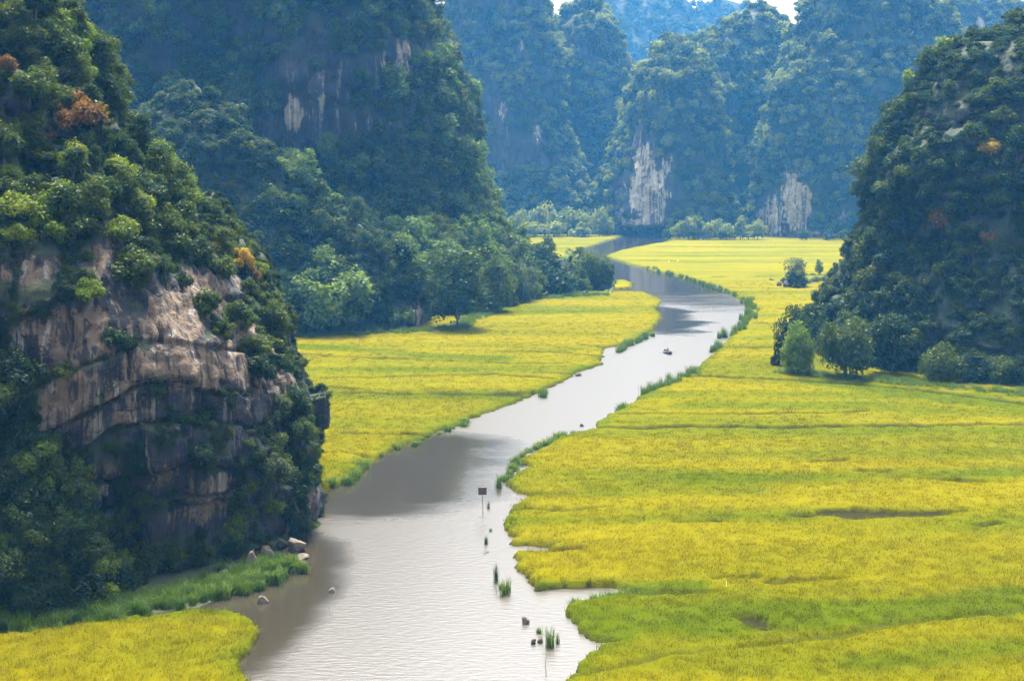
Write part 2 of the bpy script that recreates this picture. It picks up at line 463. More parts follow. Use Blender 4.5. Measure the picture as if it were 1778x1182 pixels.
def rice_h(P2, sd):
    n = len(P2); w2 = np.c_[P2, np.zeros(n)]
    sdj = sd + 0.5 * fbm(w2 * 0.45, 3, 21) + 0.25 * fbm(w2 * 1.6, 2, 22)
    cut, ripe = rice_fields(P2)
    und = 0.10 * fbm(w2 * np.array([0.10, 0.25, 1]), 3, 23) + 0.07 * fbm(w2 * 0.9, 3, 24)
    edge = sstep(-0.1, 0.35, sdj)
    rim = sstep(0.3, 2.5, sdj)
    top = 0.66 + und - 0.10 * (1 - rim)
    z = -0.5 + (top + 0.5) * edge
    z = z - cut * 0.80 * edge
    ripe = ripe - 0.42 * (1 - rim) - 0.5 * np.clip(cut, 0, 1)
    stalk_shade = np.clip(sstep(0.92, 0.5, edge) + sstep(0.15, 0.55, cut), 0, 1)  # stalk colour at the edges; inside furrows also painted shade
    return z, sdj, np.clip(ripe, 0, 1), stalk_shade, cut

def field(name, label, poly, y0, y1, step, keep=None):
    poly = np.asarray(poly, float)
    x0, x1 = poly[:, 0].min() - 2, poly[:, 0].max() + 2
    xs = np.arange(x0, x1 + step, step); ys = np.arange(y0, y1 + step * 0.5, step)
    X, Y = np.meshgrid(xs, ys)
    P = np.c_[X.ravel(), Y.ravel()]
    px, py = proj(np.c_[P, np.full(len(P), 0.5)])
    vis = (px > -260) & (px < 2040) & (py < 1350)
    sd = np.full(len(P), -99.0); sd[vis] = poly_sd(P[vis], poly)
    use = sd > -3.0
    z = np.full(len(P), -0.5); sdj = np.full(len(P), -9.0); ripe = np.zeros(len(P)); st = np.zeros(len(P))
    z[use], sdj[use], ripe[use], st[use], _ = rice_h(P[use], sd[use])
    nx = len(xs); idx = np.arange(len(P)).reshape(len(ys), nx)
    q = np.c_[idx[:-1, :-1].ravel(), idx[:-1, 1:].ravel(), idx[1:, 1:].ravel(), idx[1:, :-1].ravel()]
    q = q[(sdj[q] > -0.35).any(1) & vis[q].all(1)]
    u, inv = np.unique(q, return_inverse=True)
    me = mesh_np(name, np.c_[P[u], z[u]], inv.reshape(-1, 4), M['rice'], True, {'ripe': ripe[u], 'stalk_shade': st[u]})
    return tag(link(name, me), label, 'rice field', kind='stuff')

field('rice_field', 'yellow-green rice on the near right bank below the dark right cliff', FIELD_RIGHT, 70, 262, 0.42)
field('rice_field', 'pale yellow rice plain on the right bank stretching back to the far cliffs', FIELD_RIGHT, 262, 800, 1.3)
field('rice_field', 'yellow rice along the left bank behind the near left cliff', FIELD_LEFT, 150, 426, 0.55)
field('rice_field', 'far pale strip of rice left of the river mouth by the cave', FIELD_FARLEFT, 500, 800, 1.4)
field('rice_field', 'small rice patch in the bottom left corner below the near cliff', FIELD_NEARLEFT, 72, 120, 0.35)
field('rice_field', 'tiny grassy islet at the end of the tree-covered left bank', ISLET, 415, 470, 0.5)

# ------------------------------------------------------------------ mountains: lofted limestone towers
TOWERS = {}
def tower(name, key, label, cat, cx, cy, prof, p, res, seed, mat, lump=(6, 22), flute=(1.5, 7), block=(0.8, 6, 3.5), fine=0.35, pale=(), cover=0.2, notch=(), kind='structure', talus=-10):
    """prof rows: z, right, front, left, back radius"""
    prof = np.asarray(prof, float)
    z = prof[:, 0]
    seg = np.sqrt(np.diff(z) ** 2 + np.diff(prof[:, 2]) ** 2)
    t = np.r_[0, np.cumsum(seg)]; nt = int(t[-1] / res) + 2
    tt = np.linspace(0, t[-1], nt)
    Z, R, Fr, L, B = [np.interp(tt, t, prof[:, k]) for k in range(5)]
    per = (prof[0, 1] + prof[0, 2] + prof[0, 3] + prof[0, 2]) * 0.8
    nf = int(per / res)
    th = np.r_[np.linspace(math.radians(-200), math.radians(20), nf), np.linspace(math.radians(20), math.radians(160), max(nf // 6, 16))[1:-1]]
    n = len(th)
    c, s = np.cos(th), np.sin(th)
    ax = np.where(c[None, :] > 0, R[:, None], L[:, None]); ay = np.where(s[None, :] > 0, B[:, None], Fr[:, None])
    ax = np.maximum(ax, 1e-3); ay = np.maximum(ay, 1e-3)
    rr = (np.abs(c[None] / ax) ** p + np.abs(s[None] / ay) ** p) ** (-1 / p)
    P = np.stack([cx + rr * c[None], cy + rr * s[None], np.repeat(Z[:, None], n, 1)], -1)
    def normals(P):
        du = np.roll(P, -1, 1) - np.roll(P, 1, 1)
        dv = np.gradient(P, axis=0)
        N = np.cross(du, dv)
        return N / np.maximum(np.linalg.norm(N, axis=2, keepdims=True), 1e-9)
    N = normals(P)
    N[-3:] = (0, 0, 1)
    Q = P.reshape(-1, 3)
    d = lump[0] * fbm(Q / lump[1], 3, seed)
    fl = 1 - np.abs(fbm(Q * np.array([1 / flute[1], 1 / flute[1], 0.16 / flute[1]]), 3, seed + 20))
    d += flute[0] * (fl - 0.6)
    # bedding layers, joints and blocks
    ba, bw, bh = block
    rs = np.random.default_rng(seed)
    zb = np.cumsum(rs.uniform(0.12, 1.0, 400) ** 1.6 * 3.2 * bh) - 20
    zz = Q[:, 2] + 1.1 * bh * fbm(Q / (bw * 3), 4, seed + 30) + 0.06 * (Q[:, 0] - cx)
    k = np.searchsorted(zb, zz)
    dz = np.minimum(zz - zb[k - 1], zb[np.minimum(k, 399)] - zz)
    arc = np.repeat((th * (prof[0, 1] + prof[0, 2]) / 2)[None], nt, 0).ravel() + 0.3 * bw * fbm(Q / (bw * 1.3), 3, seed + 40)
    ww = bw * (0.6 + 0.9 * hash3(k, k * 0 + 7, k * 0, seed))
    a2 = arc / ww + 5 * hash3(k, k * 0, k * 0 + 3, seed)
    j = np.floor(a2).astype(np.int64); fj = a2 - j
    dj = np.minimum(fj, 1 - fj) * ww
    hb = hash3(k, j, k * 0, seed + 1)
    cw = max(0.14, res * 0.9)
    rockm = sstep(0.25, -0.1, fbm(Q / (bw * 2.2), 3, seed + 50) * 0.6)
    d += ba * ((hash3(k, k * 0, k * 0 + 9, seed) - 0.5) * 0.7 + (hb - 0.5) * 1.7)
    d -= ba * (0.75 * np.exp(-(dz / cw) ** 2) * sstep(-0.35, 0.25, fbm(Q / (bw * 1.6), 2, seed + 55)) + 0.45 * np.exp(-(dj / cw) ** 2) * rockm)
    d += fine * (1.3 * fbm(Q / 1.6, 4, seed + 60, 0.6) - 1.6 * np.abs(fbm(Q / np.array([2.6, 2.6, 4.2]), 3, seed + 65, 0.6)) + 0.5)
    for (nx0, nx1, ny, nz, dep) in notch:
        m = sstep(nx0 - 3, nx0 + 1, Q[:, 0]) * sstep(nx1 + 3, nx1 - 1, Q[:, 0]) * (Q[:, 1] < ny) * sstep(nz + 0.8, nz - 0.6, Q[:, 2] + 0.5 * fbm(Q / 4, 2, 3))
        d -= m * dep
    d *= sstep(-1.0, 0.0, 0.0 * d) if False else 1
    fade = np.clip((Z[-1] - Q[:, 2]) / max(lump[0], 1), 0.15, 1) * np.clip(np.repeat(rr.min(1), n) / (lump[1] * 0.6), 0.05, 1)
    Pd = (Q + N.reshape(-1, 3) * (d * fade)[:, None]).reshape(P.shape)
    Pd[0, :, 2] = -1.5; Pd[-1] = Pd[-1].mean(0)
    N2 = normals(Pd); N2[-1] = (0, 0, 1)
    Q = Pd.reshape(-1, 3); N2 = N2.reshape(-1, 3)
    tan = np.zeros(len(Q))
    for (x, zc, rx, rz, a) in pale:
        tan = np.maximum(tan, a * np.exp(-(((Q[:, 0] - x) / rx / 1.15) ** 2 + ((Q[:, 2] - zc) / rz / 1.15) ** 2)) * (Q[:, 1] < cy))
    veg = 0.5 * fbm(Q / (bw * 2.5), 4, seed + 70) + 0.9 * N2[:, 2] + cover - 1.4 * tan + 0.5 * sstep(talus, talus * 0.6, Q[:, 2])
    idx = np.arange(nt * n).reshape(nt, n)
    f = np.stack([idx[:-1], np.roll(idx, -1, 1)[:-1], np.roll(idx, -1, 1)[1:], idx[1:]], -1).reshape(-1, 4)
    me = mesh_np(name, Q, f, mat, True, {'tan': tan, 'veg': np.clip(veg + (0.05 if key == 'NL' else 0.2), 0, 1)})
    o = tag(link(name, me), label, cat, kind=kind)
    TOWERS[key] = dict(V=Q, N=N2, F=f, veg=veg, tan=tan, bvh=BVHTree.FromPolygons(Q.tolist(), f.tolist(), all_triangles=False))
    return o

def sil(cx, y, pts, side=1):                 # silhouette pixels -> (z, radius) at the tower's depth
    r = []
    for px, py in pts:
        x, z = xz(px, py, y); r.append((z, side * (x - cx)))
    r.sort()
    a = np.array(r)
    return lambda z: np.interp(z, a[:, 0], a[:, 1])

def rows(zs, R, Fr, L, B):
    def ev(f, z):
        return f(z) if callable(f) else np.interp(z, [q[0] for q in f], [q[1] for q in f])
    out = [[z, float(ev(R, z)), float(ev(Fr, z)), float(ev(L, z)), float(ev(B, z))] for z in zs]
    out[-1][1:] = [0.05] * 4
    return out

# near left cliff
cx, cy = -64, 150
NLr = sil(cx, cy, [(82,0),(118,60),(150,150),(215,230),(288,330),(345,400),(415,470),(462,530),(490,640),(528,730),(536,800),(540,860),(535,900),(95,-60),(30,-100)])
pal = []
for (px, py, rx, ry, a) in [(60,470,62,42,0.62),(150,455,34,40,0.75),(255,450,40,22,0.7),(130,580,95,55,0.95),(270,565,55,75,1.0),(120,690,60,95,0.95),(215,690,60,80,0.75),(300,650,100,60,1.0),(390,660,70,60,0.9),
      (440,690,45,45,0.8),(270,830,45,60,0.7),(330,905,55,50,1.0),(420,720,30,60,0.45),(455,985,60,30,0.75),(515,925,28,40,0.6),(300,755,25,40,0.5),(180,850,20,60,0.5)]:
    x, z = xz(px, py, 121 if px < 400 else 130)
    pal.append((x, z, rx * 0.054, ry * 0.054, a))
tower('limestone_cliff', 'NL', 'dark limestone cliff with tan rock face rising from the river at left', 'cliff', cx, cy,
      rows([-1, 2, 4, 8, 14, 20, 24, 27, 30, 33, 36, 40, 45, 50, 56, 61, 64], NLr, [(0, 29), (3, 30.5), (10, 31.5), (20, 31.8), (28, 31.6), (31, 31), (33, 29), (36, 24.5), (45, 18), (56, 12), (61, 7), (64, 0)], [(0, 46), (30, 40), (64, 0)], [(0, 42), (30, 34), (64, 0)]),
      3.0, 0.2, 3, M['rock'], (2.0, 14), (1.1, 6), (1.15, 5.5, 2.8), 0.24, pal, 0.12)
cx, cy = -62, 120
tower('rock_buttress', 'NL2', 'low creeper-covered rock shoulder at the left edge below the near cliff', 'cliff', cx, cy,
      [(-1, 27, 10, 20, 12), (4, 25, 9, 20, 12), (8, 22.5, 8, 20, 12), (14, 21, 7, 18, 12), (20, 18, 6, 15, 10), (24, 11, 4, 10, 8), (26.5, 0, 0, 0, 0)],
      2.4, 0.4, 5, M['rock'], (1.5, 9), (0.6, 4), (0.6, 4, 2.5), 0.2, (), 0.6)
# right cliff
cx, cy = 112, 285
RCl = sil(cx, cy, [(1395,660),(1400,600),(1430,545),(1462,500),(1490,440),(1506,400),(1528,360),(1512,315),(1520,290),(1552,235),(1560,190),(1588,150),(1610,110),(1645,82),(1700,72),(1745,60)], -1)
tower('limestone_cliff', 'RC', 'dark tree-covered limestone cliff standing at the right edge', 'cliff', cx, cy,
      rows([-1, 2, 6, 12, 18, 24, 30, 35, 40, 46, 52, 58, 62, 65, 68, 71, 74], [(0, 55), (40, 45), (74, 0)], [(0, 50), (10, 46), (25, 42), (35, 39), (50, 31), (62, 20), (70, 9), (74, 0)], RCl, [(0, 45), (74, 0)]),
      2.5, 0.5, 11, M['rock_mid'], (2.6, 18), (1.4, 6), (0.9, 7, 4), 0.3,
      [(*xz(1530, 375, 255), 1.2, 3.5, 0.6), (*xz(1480, 640, 240), 6, 1.6, 0.55), (*xz(1600, 645, 238), 3, 1.2, 0.6)], 0.22)
# big left mountain with its rocky spur
cx, cy = -85, 430
BLr = sil(cx, cy, [(940,500),(918,470),(895,440),(866,400),(832,330),(798,230),(774,130),(745,0),(720,-100),(680,-180)])
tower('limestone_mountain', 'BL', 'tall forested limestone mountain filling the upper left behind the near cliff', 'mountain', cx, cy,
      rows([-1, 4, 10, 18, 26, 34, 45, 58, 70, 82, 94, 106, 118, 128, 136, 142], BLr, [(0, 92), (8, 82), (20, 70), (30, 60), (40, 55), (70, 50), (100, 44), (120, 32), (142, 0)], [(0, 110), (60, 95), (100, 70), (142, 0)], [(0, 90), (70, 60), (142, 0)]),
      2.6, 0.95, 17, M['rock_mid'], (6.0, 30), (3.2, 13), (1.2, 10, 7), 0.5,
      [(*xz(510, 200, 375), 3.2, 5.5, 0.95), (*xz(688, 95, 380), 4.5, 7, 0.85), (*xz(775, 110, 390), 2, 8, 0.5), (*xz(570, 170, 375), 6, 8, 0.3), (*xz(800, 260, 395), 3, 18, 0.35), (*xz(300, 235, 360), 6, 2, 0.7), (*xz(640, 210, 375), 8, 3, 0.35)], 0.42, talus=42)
cx, cy = -80, 330
BSr = sil(cx, cy - 5, [(323,140),(380,185),(440,238),(485,262),(520,312),(560,350),(640,395),(690,440),(715,500),(745,565),(750,600)])
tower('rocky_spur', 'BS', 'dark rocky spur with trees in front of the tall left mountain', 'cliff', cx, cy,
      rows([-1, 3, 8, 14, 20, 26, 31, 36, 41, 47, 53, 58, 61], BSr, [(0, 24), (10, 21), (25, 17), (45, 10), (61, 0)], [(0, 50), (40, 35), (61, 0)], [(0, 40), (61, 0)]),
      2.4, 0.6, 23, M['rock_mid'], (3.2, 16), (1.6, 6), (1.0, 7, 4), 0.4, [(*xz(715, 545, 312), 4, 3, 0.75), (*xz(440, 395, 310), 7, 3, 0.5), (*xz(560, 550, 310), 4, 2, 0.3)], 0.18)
# far range
far_kw = dict(talus=45, lump=(9, 38), flute=(5.0, 20), block=(1.6, 16, 10), fine=0.8)
def far(key, label, cx, cy, prof, pale=(), cover=0.4, p=2.4, res=1.6, seed=40, notch=(), **kw):
    k = dict(far_kw); k.update(kw)
    pale = [(q[0], q[1], q[2] * 1.15, q[3] * 1.15, q[4] * 1.3) for q in pale]
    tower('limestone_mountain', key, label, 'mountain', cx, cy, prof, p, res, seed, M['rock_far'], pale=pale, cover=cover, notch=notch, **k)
far('F1a', 'hazy blue forested mountain just right of the tall left mountain', -8, 900,
    [(-1, 66, 95, 80, 80), (15, 60, 72, 75, 75), (40, 54, 58, 70, 70), (80, 44, 50, 60, 60), (120, 34, 42, 45, 45), (152, 32, 34, 34, 34), (172, 27, 24, 24, 24), (184, 0, 0, 0, 0)], [(*xz(905, 75, 850), 2, 6, 0.7), (*xz(870, 200, 850), 3, 10, 0.5), (*xz(935, 230, 850), 3, 4, 0.6)], seed=41)
F1r = sil(52, 960, [(1022,-10),(1045,5),(1065,40),(1088,80),(1106,120),(1114,160),(1122,250),(1140,420)])
far('F1b', 'hazy mountain peak with pale sunlit crest left of the notch', 52, 960,
    rows([-1, 30, 60, 96, 112, 130, 146, 158, 166, 172], F1r, [(0, 110), (20, 80), (60, 60), (120, 40), (160, 14), (172, 0)], [(0, 70), (120, 40), (172, 0)], [(0, 70), (172, 0)]), [(*xz(990, 235, 880), 6, 4, 0.6), (*xz(1030, 240, 890), 3, 5, 0.4)], seed=42)
F2l = sil(103, 830, [(1040,415),(1047,380),(1062,310),(1078,250),(1100,190),(1116,150),(1138,100),(1152,86)], -1)
far('F2s', 'blue rocky spur with pale streaked cliff above the river cave', 103, 830,
    rows([-1, 6, 15, 30, 50, 70, 90, 104, 112, 118, 121], [(0, 26), (60, 24), (100, 18), (121, 0)], [(0, 50), (40, 48), (80, 40), (110, 22), (121, 0)], F2l, [(0, 60), (121, 30)]),
    [(*xz(1128, 345, 782), 9, 13, 0.95), (*xz(1118, 270, 784), 5, 9, 0.8), (*xz(1110, 392, 780), 8, 4, 0.9), (*xz(1160, 300, 785), 3, 10, 0.5), (*xz(1080, 360, 785), 2, 12, 0.5)], 0.22, 3.0, 1.3, 43,
    notch=[(64, 93, 830, 5.8, 14)], lump=(5, 30), flute=(3.0, 12), talus=-10)
far('F2m', 'blue forested mountain with the rounded crest in the middle distance', 165, 905,
    rows([-1, 20, 50, 90, 115, 128, 140, 148, 153], [(0, 60), (100, 38), (140, 20), (153, 0)], [(0, 100), (12, 82), (40, 66), (90, 50), (140, 18), (153, 0)],
         sil(165, 905, [(1090,415),(1110,200),(1145,100),(1190,85),(1250,56),(1285,20),(1300,8),(1330,-6)], -1), [(0, 60), (153, 0)]), [(*xz(1200, 200, 840), 3, 5, 0.4)], 0.5, seed=44)
F3l = sil(220, 815, [(1318,418),(1320,330),(1338,250),(1350,150),(1374,60),(1398,8),(1425,-30),(1480,-50)], -1)
far('F3', 'broad blue forested mountain with white streaked cliff foot left of the dark right cliff', 220, 815,
    rows([-1, 8, 25, 55, 90, 120, 139, 152, 160, 165], [(0, 90), (80, 70), (140, 45), (165, 0)], [(0, 58), (20, 54), (50, 47), (90, 38), (140, 22), (165, 0)], F3l, [(0, 60), (165, 0)]),
    [(*xz(1385, 355, 765), 6, 14, 0.95), (*xz(1350, 385, 765), 6, 10, 0.8), (*xz(1402, 345, 765), 4, 9, 0.7), (*xz(1462, 375, 770), 2, 5, 0.6), (*xz(1385, 408, 765), 22, 2, 0.7), (*xz(1430, 225, 775), 2, 5, 0.4)], 0.34, 2.8, 1.4, 45,
    notch=[(160, 200, 815, 2.4, 5)], flute=(4.0, 18), talus=-10)
far('F4', 'pale hazy mountain behind the dark right cliff at the top right', 330, 985,
    rows([-1, 60, 110, 135, 150, 160, 170, 178], sil(330, 985, [(1900,420),(1830,200),(1790,40),(1776,15),(1745,-2),(1700,-20)]), [(0, 120), (40, 85), (110, 50), (160, 20), (178, 0)],
         sil(330, 985, [(1400,420),(1440,200),(1490,90),(1530,40),(1570,-10)], -1), [(0, 60), (178, 0)]), [(*xz(1725, 40, 930), 3, 9, 0.8)], seed=46)
far('G1', 'faint blue mountain seen through the notch between the far peaks', 115, 1700,
    rows([-1, 80, 150, 200, 235, 251, 262, 275], sil(115, 1700, [(1330,420),(1280,200),(1235,60),(1212,20),(1198,8),(1180,-14)]), [(0, 200), (150, 100), (275, 0)], [(0, 200), (200, 90), (275, 0)], [(0, 100), (275, 0)]), seed=47, res=3.2, lump=(12, 60), flute=(7, 30))
far('G2', 'faint pointed blue hill behind the rounded middle crest', 285, 1850,
    rows([-1, 100, 200, 250, 264, 275, 283], sil(285, 1850, [(1480,420),(1400,150),(1330,30),(1300,10),(1270,2)]), [(0, 180), (283, 0)], sil(285, 1850, [(1020,420),(1150,120),(1200,35),(1222,14),(1240,0)], -1), [(0, 100), (283, 0)]), seed=48, res=3.4, lump=(10, 60), flute=(6, 30))

def hit(px, py, keys):                        # nearest tower surface seen through a photo pixel
    d = Vector(((px - CXP) / F_PX, 1.0, (HOR - py) / F_PX)).normalized()
    best = None
    for k in keys:
        r = TOWERS[k]['bvh'].ray_cast(Vector((0, 0, CAM_H)), d)
        if r[0] is not None and (best is None or r[3] < best[2]):
            n = r[1]
            if n.dot(d) > 0: n = -n
            best = (r[0], n, r[3], k)
    return best

# ------------------------------------------------------------------ trees: tapered trunk with limbs, crown of leaf-sized faces
def quads(C, D, W, T):
    """leaf rhombs: centres, long axes, wide axes, lengths"""
    n = len(C)
    V = np.stack([C - D * T[:, None], C + W * (T * 0.52)[:, None], C + D * T[:, None], C - W * (T * 0.52)[:, None]], 1).reshape(-1, 3)
    return V, np.arange(4 * n).reshape(n, 4)

def unit(v): return v / np.maximum(np.linalg.norm(v, axis=-1, keepdims=True), 1e-9)

def crown_np(seed, lobes, leaves, leaf, shape):
    """crown inside |x|,|y|<1, z 0..h ; returns verts, faces, lobe centres"""
    r = np.random.default_rng(seed)
    if shape == 'round':
        ph = r.uniform(0, 2 * np.pi, lobes); rad = np.sqrt(r.uniform(0, 1, lobes)) * 0.66
        zc = 0.30 + r.uniform(0, 1, lobes) * 1.0 * (1 - 0.55 * rad / 0.66)
        LC = np.c_[rad * np.cos(ph), rad * np.sin(ph), zc]; LR = r.uniform(0.16, 0.44, lobes); sq = 0.8
    elif shape == 'flat':                     # tiered, wide cliff tree
        ph = r.uniform(0, 2 * np.pi, lobes); rad = np.sqrt(r.uniform(0, 1, lobes)) * 0.74
        zc = 0.15 + r.uniform(0, 0.75, lobes) * (1.1 - rad)
        LC = np.c_[rad * np.cos(ph), rad * np.sin(ph), zc]; LR = r.uniform(0.14, 0.40, lobes); sq = 0.75
    elif shape == 'tall':
        ph = r.uniform(0, 2 * np.pi, lobes); u = r.uniform(0, 1, lobes); rad = np.sqrt(r.uniform(0, 1, lobes)) * 0.62 * (1.05 - 0.6 * np.abs(u - 0.4))
        LC = np.c_[rad * np.cos(ph), rad * np.sin(ph), 0.55 + u * 1.75]; LR = r.uniform(0.24, 0.42, lobes); sq = 0.85
    elif shape == 'bamboo':                   # arching plumes
        ph = r.uniform(0, 2 * np.pi, lobes); rad = np.sqrt(r.uniform(0, 1, lobes)) * 0.78
        LC = np.c_[rad * np.cos(ph), rad * np.sin(ph), 0.35 + r.uniform(0.1, 1, lobes) * 1.25 * (1 - 0.5 * rad)]; LR = r.uniform(0.18, 0.30, lobes); sq = 1.25
    else:                                     # hanging creeper
        ph = r.uniform(0, 2 * np.pi, lobes); rad = np.sqrt(r.uniform(0, 1, lobes)) * 0.7
        LC = np.c_[rad * np.cos(ph), rad * np.sin(ph), r.uniform(-1.6, 0.7, lobes)]; LR = r.uniform(0.2, 0.36, lobes); sq = 1.5
    k = r.integers(0, lobes, leaves)
    d = unit(r.normal(size=(leaves, 3)) + np.array([0, 0, 0.35]))
    rad = LR[k] * r.uniform(0.55, 1.08, leaves) * (1 + 0.35 * r.uniform(size=leaves) * (r.uniform(size=leaves) > 0.82))
    C = LC[k] + d * rad[:, None] * np.array([1, 1, sq])
    n = unit(d * 0.8 + np.array([0, 0, 0.55]) + r.normal(size=(leaves, 3)) * 0.55)
    a = unit(np.cross(n, r.normal(size=(leaves, 3))))
    if shape in ('bamboo', 'creeper'):
        a = unit(a + np.array([0, 0, -0.9]) + d * 0.5)
    w = unit(np.cross(n, a))
    V, Fq = quads(C, a, w, leaf * r.uniform(0.6, 1.35, leaves))
    return V, Fq, LC, LR

def tube(pts, rad, sides=5):
    pts = np.asarray(pts, float); V = []; Fq = []
    t = unit(np.gradient(pts, axis=0))
    for i in range(len(pts)):
        u = unit(np.cross(t[i], [0.3, 0.9, 0.2])); v = np.cross(t[i], u)
        for s in range(sides):
            an = 2 * np.pi * s / sides
            V.append(pts[i] + rad[i] * (u * np.cos(an) + v * np.sin(an)))
    for i in range(len(pts) - 1):
        for s in range(sides):
            Fq.append([i * sides + s, i * sides + (s + 1) % sides, (i + 1) * sides + (s + 1) % sides, (i + 1) * sides + s])
    return np.array(V), np.array(Fq)

def merge(parts):
    V, Fq, o = [], [], 0
    for v, f in parts:
        V.append(v); Fq.append(f + o); o += len(v)
    return np.vstack(V), np.vstack(Fq)

def trunk_np(seed, LC, thick=0.06):
    r = np.random.default_rng(seed + 500)
    fork = np.array([0.06 * r.normal(), 0.06 * r.normal(), 0.32])
    parts = [tube([(0, 0, -0.25), (0.02, 0.01, 0.05), fork * np.array([.7, .7, .6]), fork], [thick * 1.5, thick * 1.1, thick, thick * 0.85])]
    for c in LC[:: max(1, len(LC) // 7)]:
        mid = fork * 0.45 + c * 0.55 + np.array([0, 0, -0.06])
        parts.append(tube([fork, mid, c], [thick * 0.6, thick * 0.38, thick * 0.12], 4))
    return merge(parts)

CROWNS = {}; TRUNKS = {}; PROTO = {}
def get_crown(shape, var, lod, mat):
    key = (shape, var, lod)
    if key not in CROWNS:
        lob, lv, ls = {'near': (22, 3400, 0.062), 'mid': (20, 1700, 0.082), 'far': (14, 520, 0.13), 'big': (44, 6500, 0.05)}[lod]
        if shape == 'flat': lob = int(lob * 0.9)
        V, Fq, LC, LR = crown_np(hash((shape.__len__() * 31 + var * 7 + lv)) % 9999 + var, lob, lv, ls, shape)
        kx = 1 / np.percentile(np.hypot(V[:, 0], V[:, 1]), 98.5); kz = TOPZ[shape] / np.percentile(V[:, 2], 99.3)
        V = V * np.array([kx, kx, kz]); LC = LC * np.array([kx, kx, kz])
        CROWNS[key] = (V, Fq, LC, {})
        tv, tf = trunk_np(var * 13 + lob, LC, 0.045 if lod == 'big' else 0.05)
        TRUNKS[key] = mesh_np('trunk', tv, tf, M['bark'], True)
    V, Fq, LC, d = CROWNS[key]
    if mat not in d:
        d[mat] = mesh_np('crown', V, Fq, M[mat])
    return d[mat], TRUNKS[key], key + (mat,)

def tree(name, label, cat, loc, sx, sz, shape, lod, mat, group=None, rz=None, tilt=(0, 0), var=None):
    """sx half width, sz vertical unit (m)"""
    var = random.randrange(4) if var is None else var
    cm, tm, key = get_crown(shape, var, lod, mat)
    e = link(name, None)
    e.empty_display_size = 0.5
    e.location = loc; e.scale = (sx, sx, sz)
    e.rotation_euler = (tilt[0], tilt[1], random.uniform(0, 6.28) if rz is None else rz)
    tag(e, label, cat, group)
    link('trunk', tm, e)
    c = link('crown', cm, e)
    PROTO.setdefault(key, c)
    return e

TOPZ = {'round': 1.55, 'flat': 1.15, 'tall': 2.65, 'bamboo': 1.75, 'creeper': 1.0}
def tree_px(name, label, cat, px, pyb, pyt, wpx, shape, lod, mat, group=None, dy=0.0, **kw):
    x, y = gp(px, pyb)
    y2 = y + dy; x = x * y2 / y
    h = (pyb - pyt) * y2 / F_PX; w = wpx * y2 / F_PX / 2
    return tree(name, label, cat, (x, y2, 0.1 if dy == 0 else 0.1), w / 0.98, h / TOPZ[shape], shape, lod, mat, group, **kw)

# --- valley trees one by one
V_ = [
 (575,582,456,165,'bamboo','big','bamboo','large feathery bamboo clump at the foot of the rocky spur','bamboo clump'),
 (795,574,434,118,'tall','big','green','tall leafy tree on the field edge right of the rocky spur','tree'),
 (530,560,450,80,'round','big','dark','dark green tree half hidden behind the bamboo clump at its left','tree'),
 (470,572,430,80,'round','big','dark','dark tree at the spur foot beside the near left cliff','tree'),
 (500,588,540,46,'round','mid','green','small bush at the field corner next to the near left cliff','bush'),
 (650,560,500,60,'round','mid','dark','low dark bush between bamboo clump and white-streaked rock','bush'),
 (858,545,452,78,'round','big','green','rounded green tree right of the tall field-edge tree','tree'),
 (905,528,462,62,'round','big','olive','grey-green rounded tree midway along the left tree line','tree'),
 (872,530,488,44,'round','mid','olive','small purplish-green bush in front of the left tree line','bush'),
 (945,505,430,84,'round','big','dark','darkest domed tree in the grove at the river bend','tree'),
 (958,515,462,76,'flat','mid','dark','low spreading tree in front of the dark domed tree','tree'),
 (1004,512,466,58,'round','mid','green','low rounded tree in the middle of the bend grove','tree'),
 (1000,500,430,50,'tall','mid','olive','slim grey-green tree behind the coconut palm','tree'),
 (1030,506,441,62,'round','big','green','light green tree of the bend grove nearest the water but one','tree'),
 (1052,506,452,42,'round','mid','green','last tree of the bend grove right at the water','tree'),
 (1382,500,449,44,'tall','mid','olive','flat-topped tree on the green islet in the far right field','tree'),
 (1382,501,480,46,'round','mid','dark','creeper-smothered bush under the flat-topped field tree','bush'),
 (1422,480,451,16,'tall','mid','olive','slender tree standing alone in the far right field','tree'),
 (1386,655,564,64,'round','big','bright','round bright green tree left of the pair at the right cliff foot','tree'),
 (1468,660,556,96,'round','big','green','broad round tree with bare leaning trunk at the right cliff foot','tree'),
 (1545,655,548,86,'tall','big','dark','dark tree against the rock right of the broad round tree','tree'),
 (1636,668,600,78,'round','big','green','green tree spreading over a pale rock at the right cliff foot','tree'),
 (1690,668,612,70,'round','big','dark','dark bush between the two green trees at the right cliff foot','tree'),
 (1742,672,622,62,'round','big','green','small light green tree near the right edge at the cliff foot','tree'),
 (1778,675,622,50,'round','mid','dark','dark tree cut by the right edge of the view','tree'),
 (1358,640,556,34,'tall','mid','dark','leaning creeper-draped trunk leftmost at the right cliff foot','tree'),
 (1380,640,532,44,'tall','mid','dark','crooked dark tree behind the bright green round tree','tree'),
 (1412,610,530,54,'tall','mid','dark','dark tree rising behind the pair at the right cliff foot','tree'),
 (1346,640,612,18,'round','mid','dark','small drooping bush at the field edge left of the right cliff','bush'),
]
for (px, pb, pt, w, sh, lod, mt, lab, cat) in V_:
    tree_px({'bamboo clump': 'bamboo_clump', 'tree': 'tree', 'bush': 'bush'}[cat], lab, cat, px, pb, pt, w, sh, lod, mt)
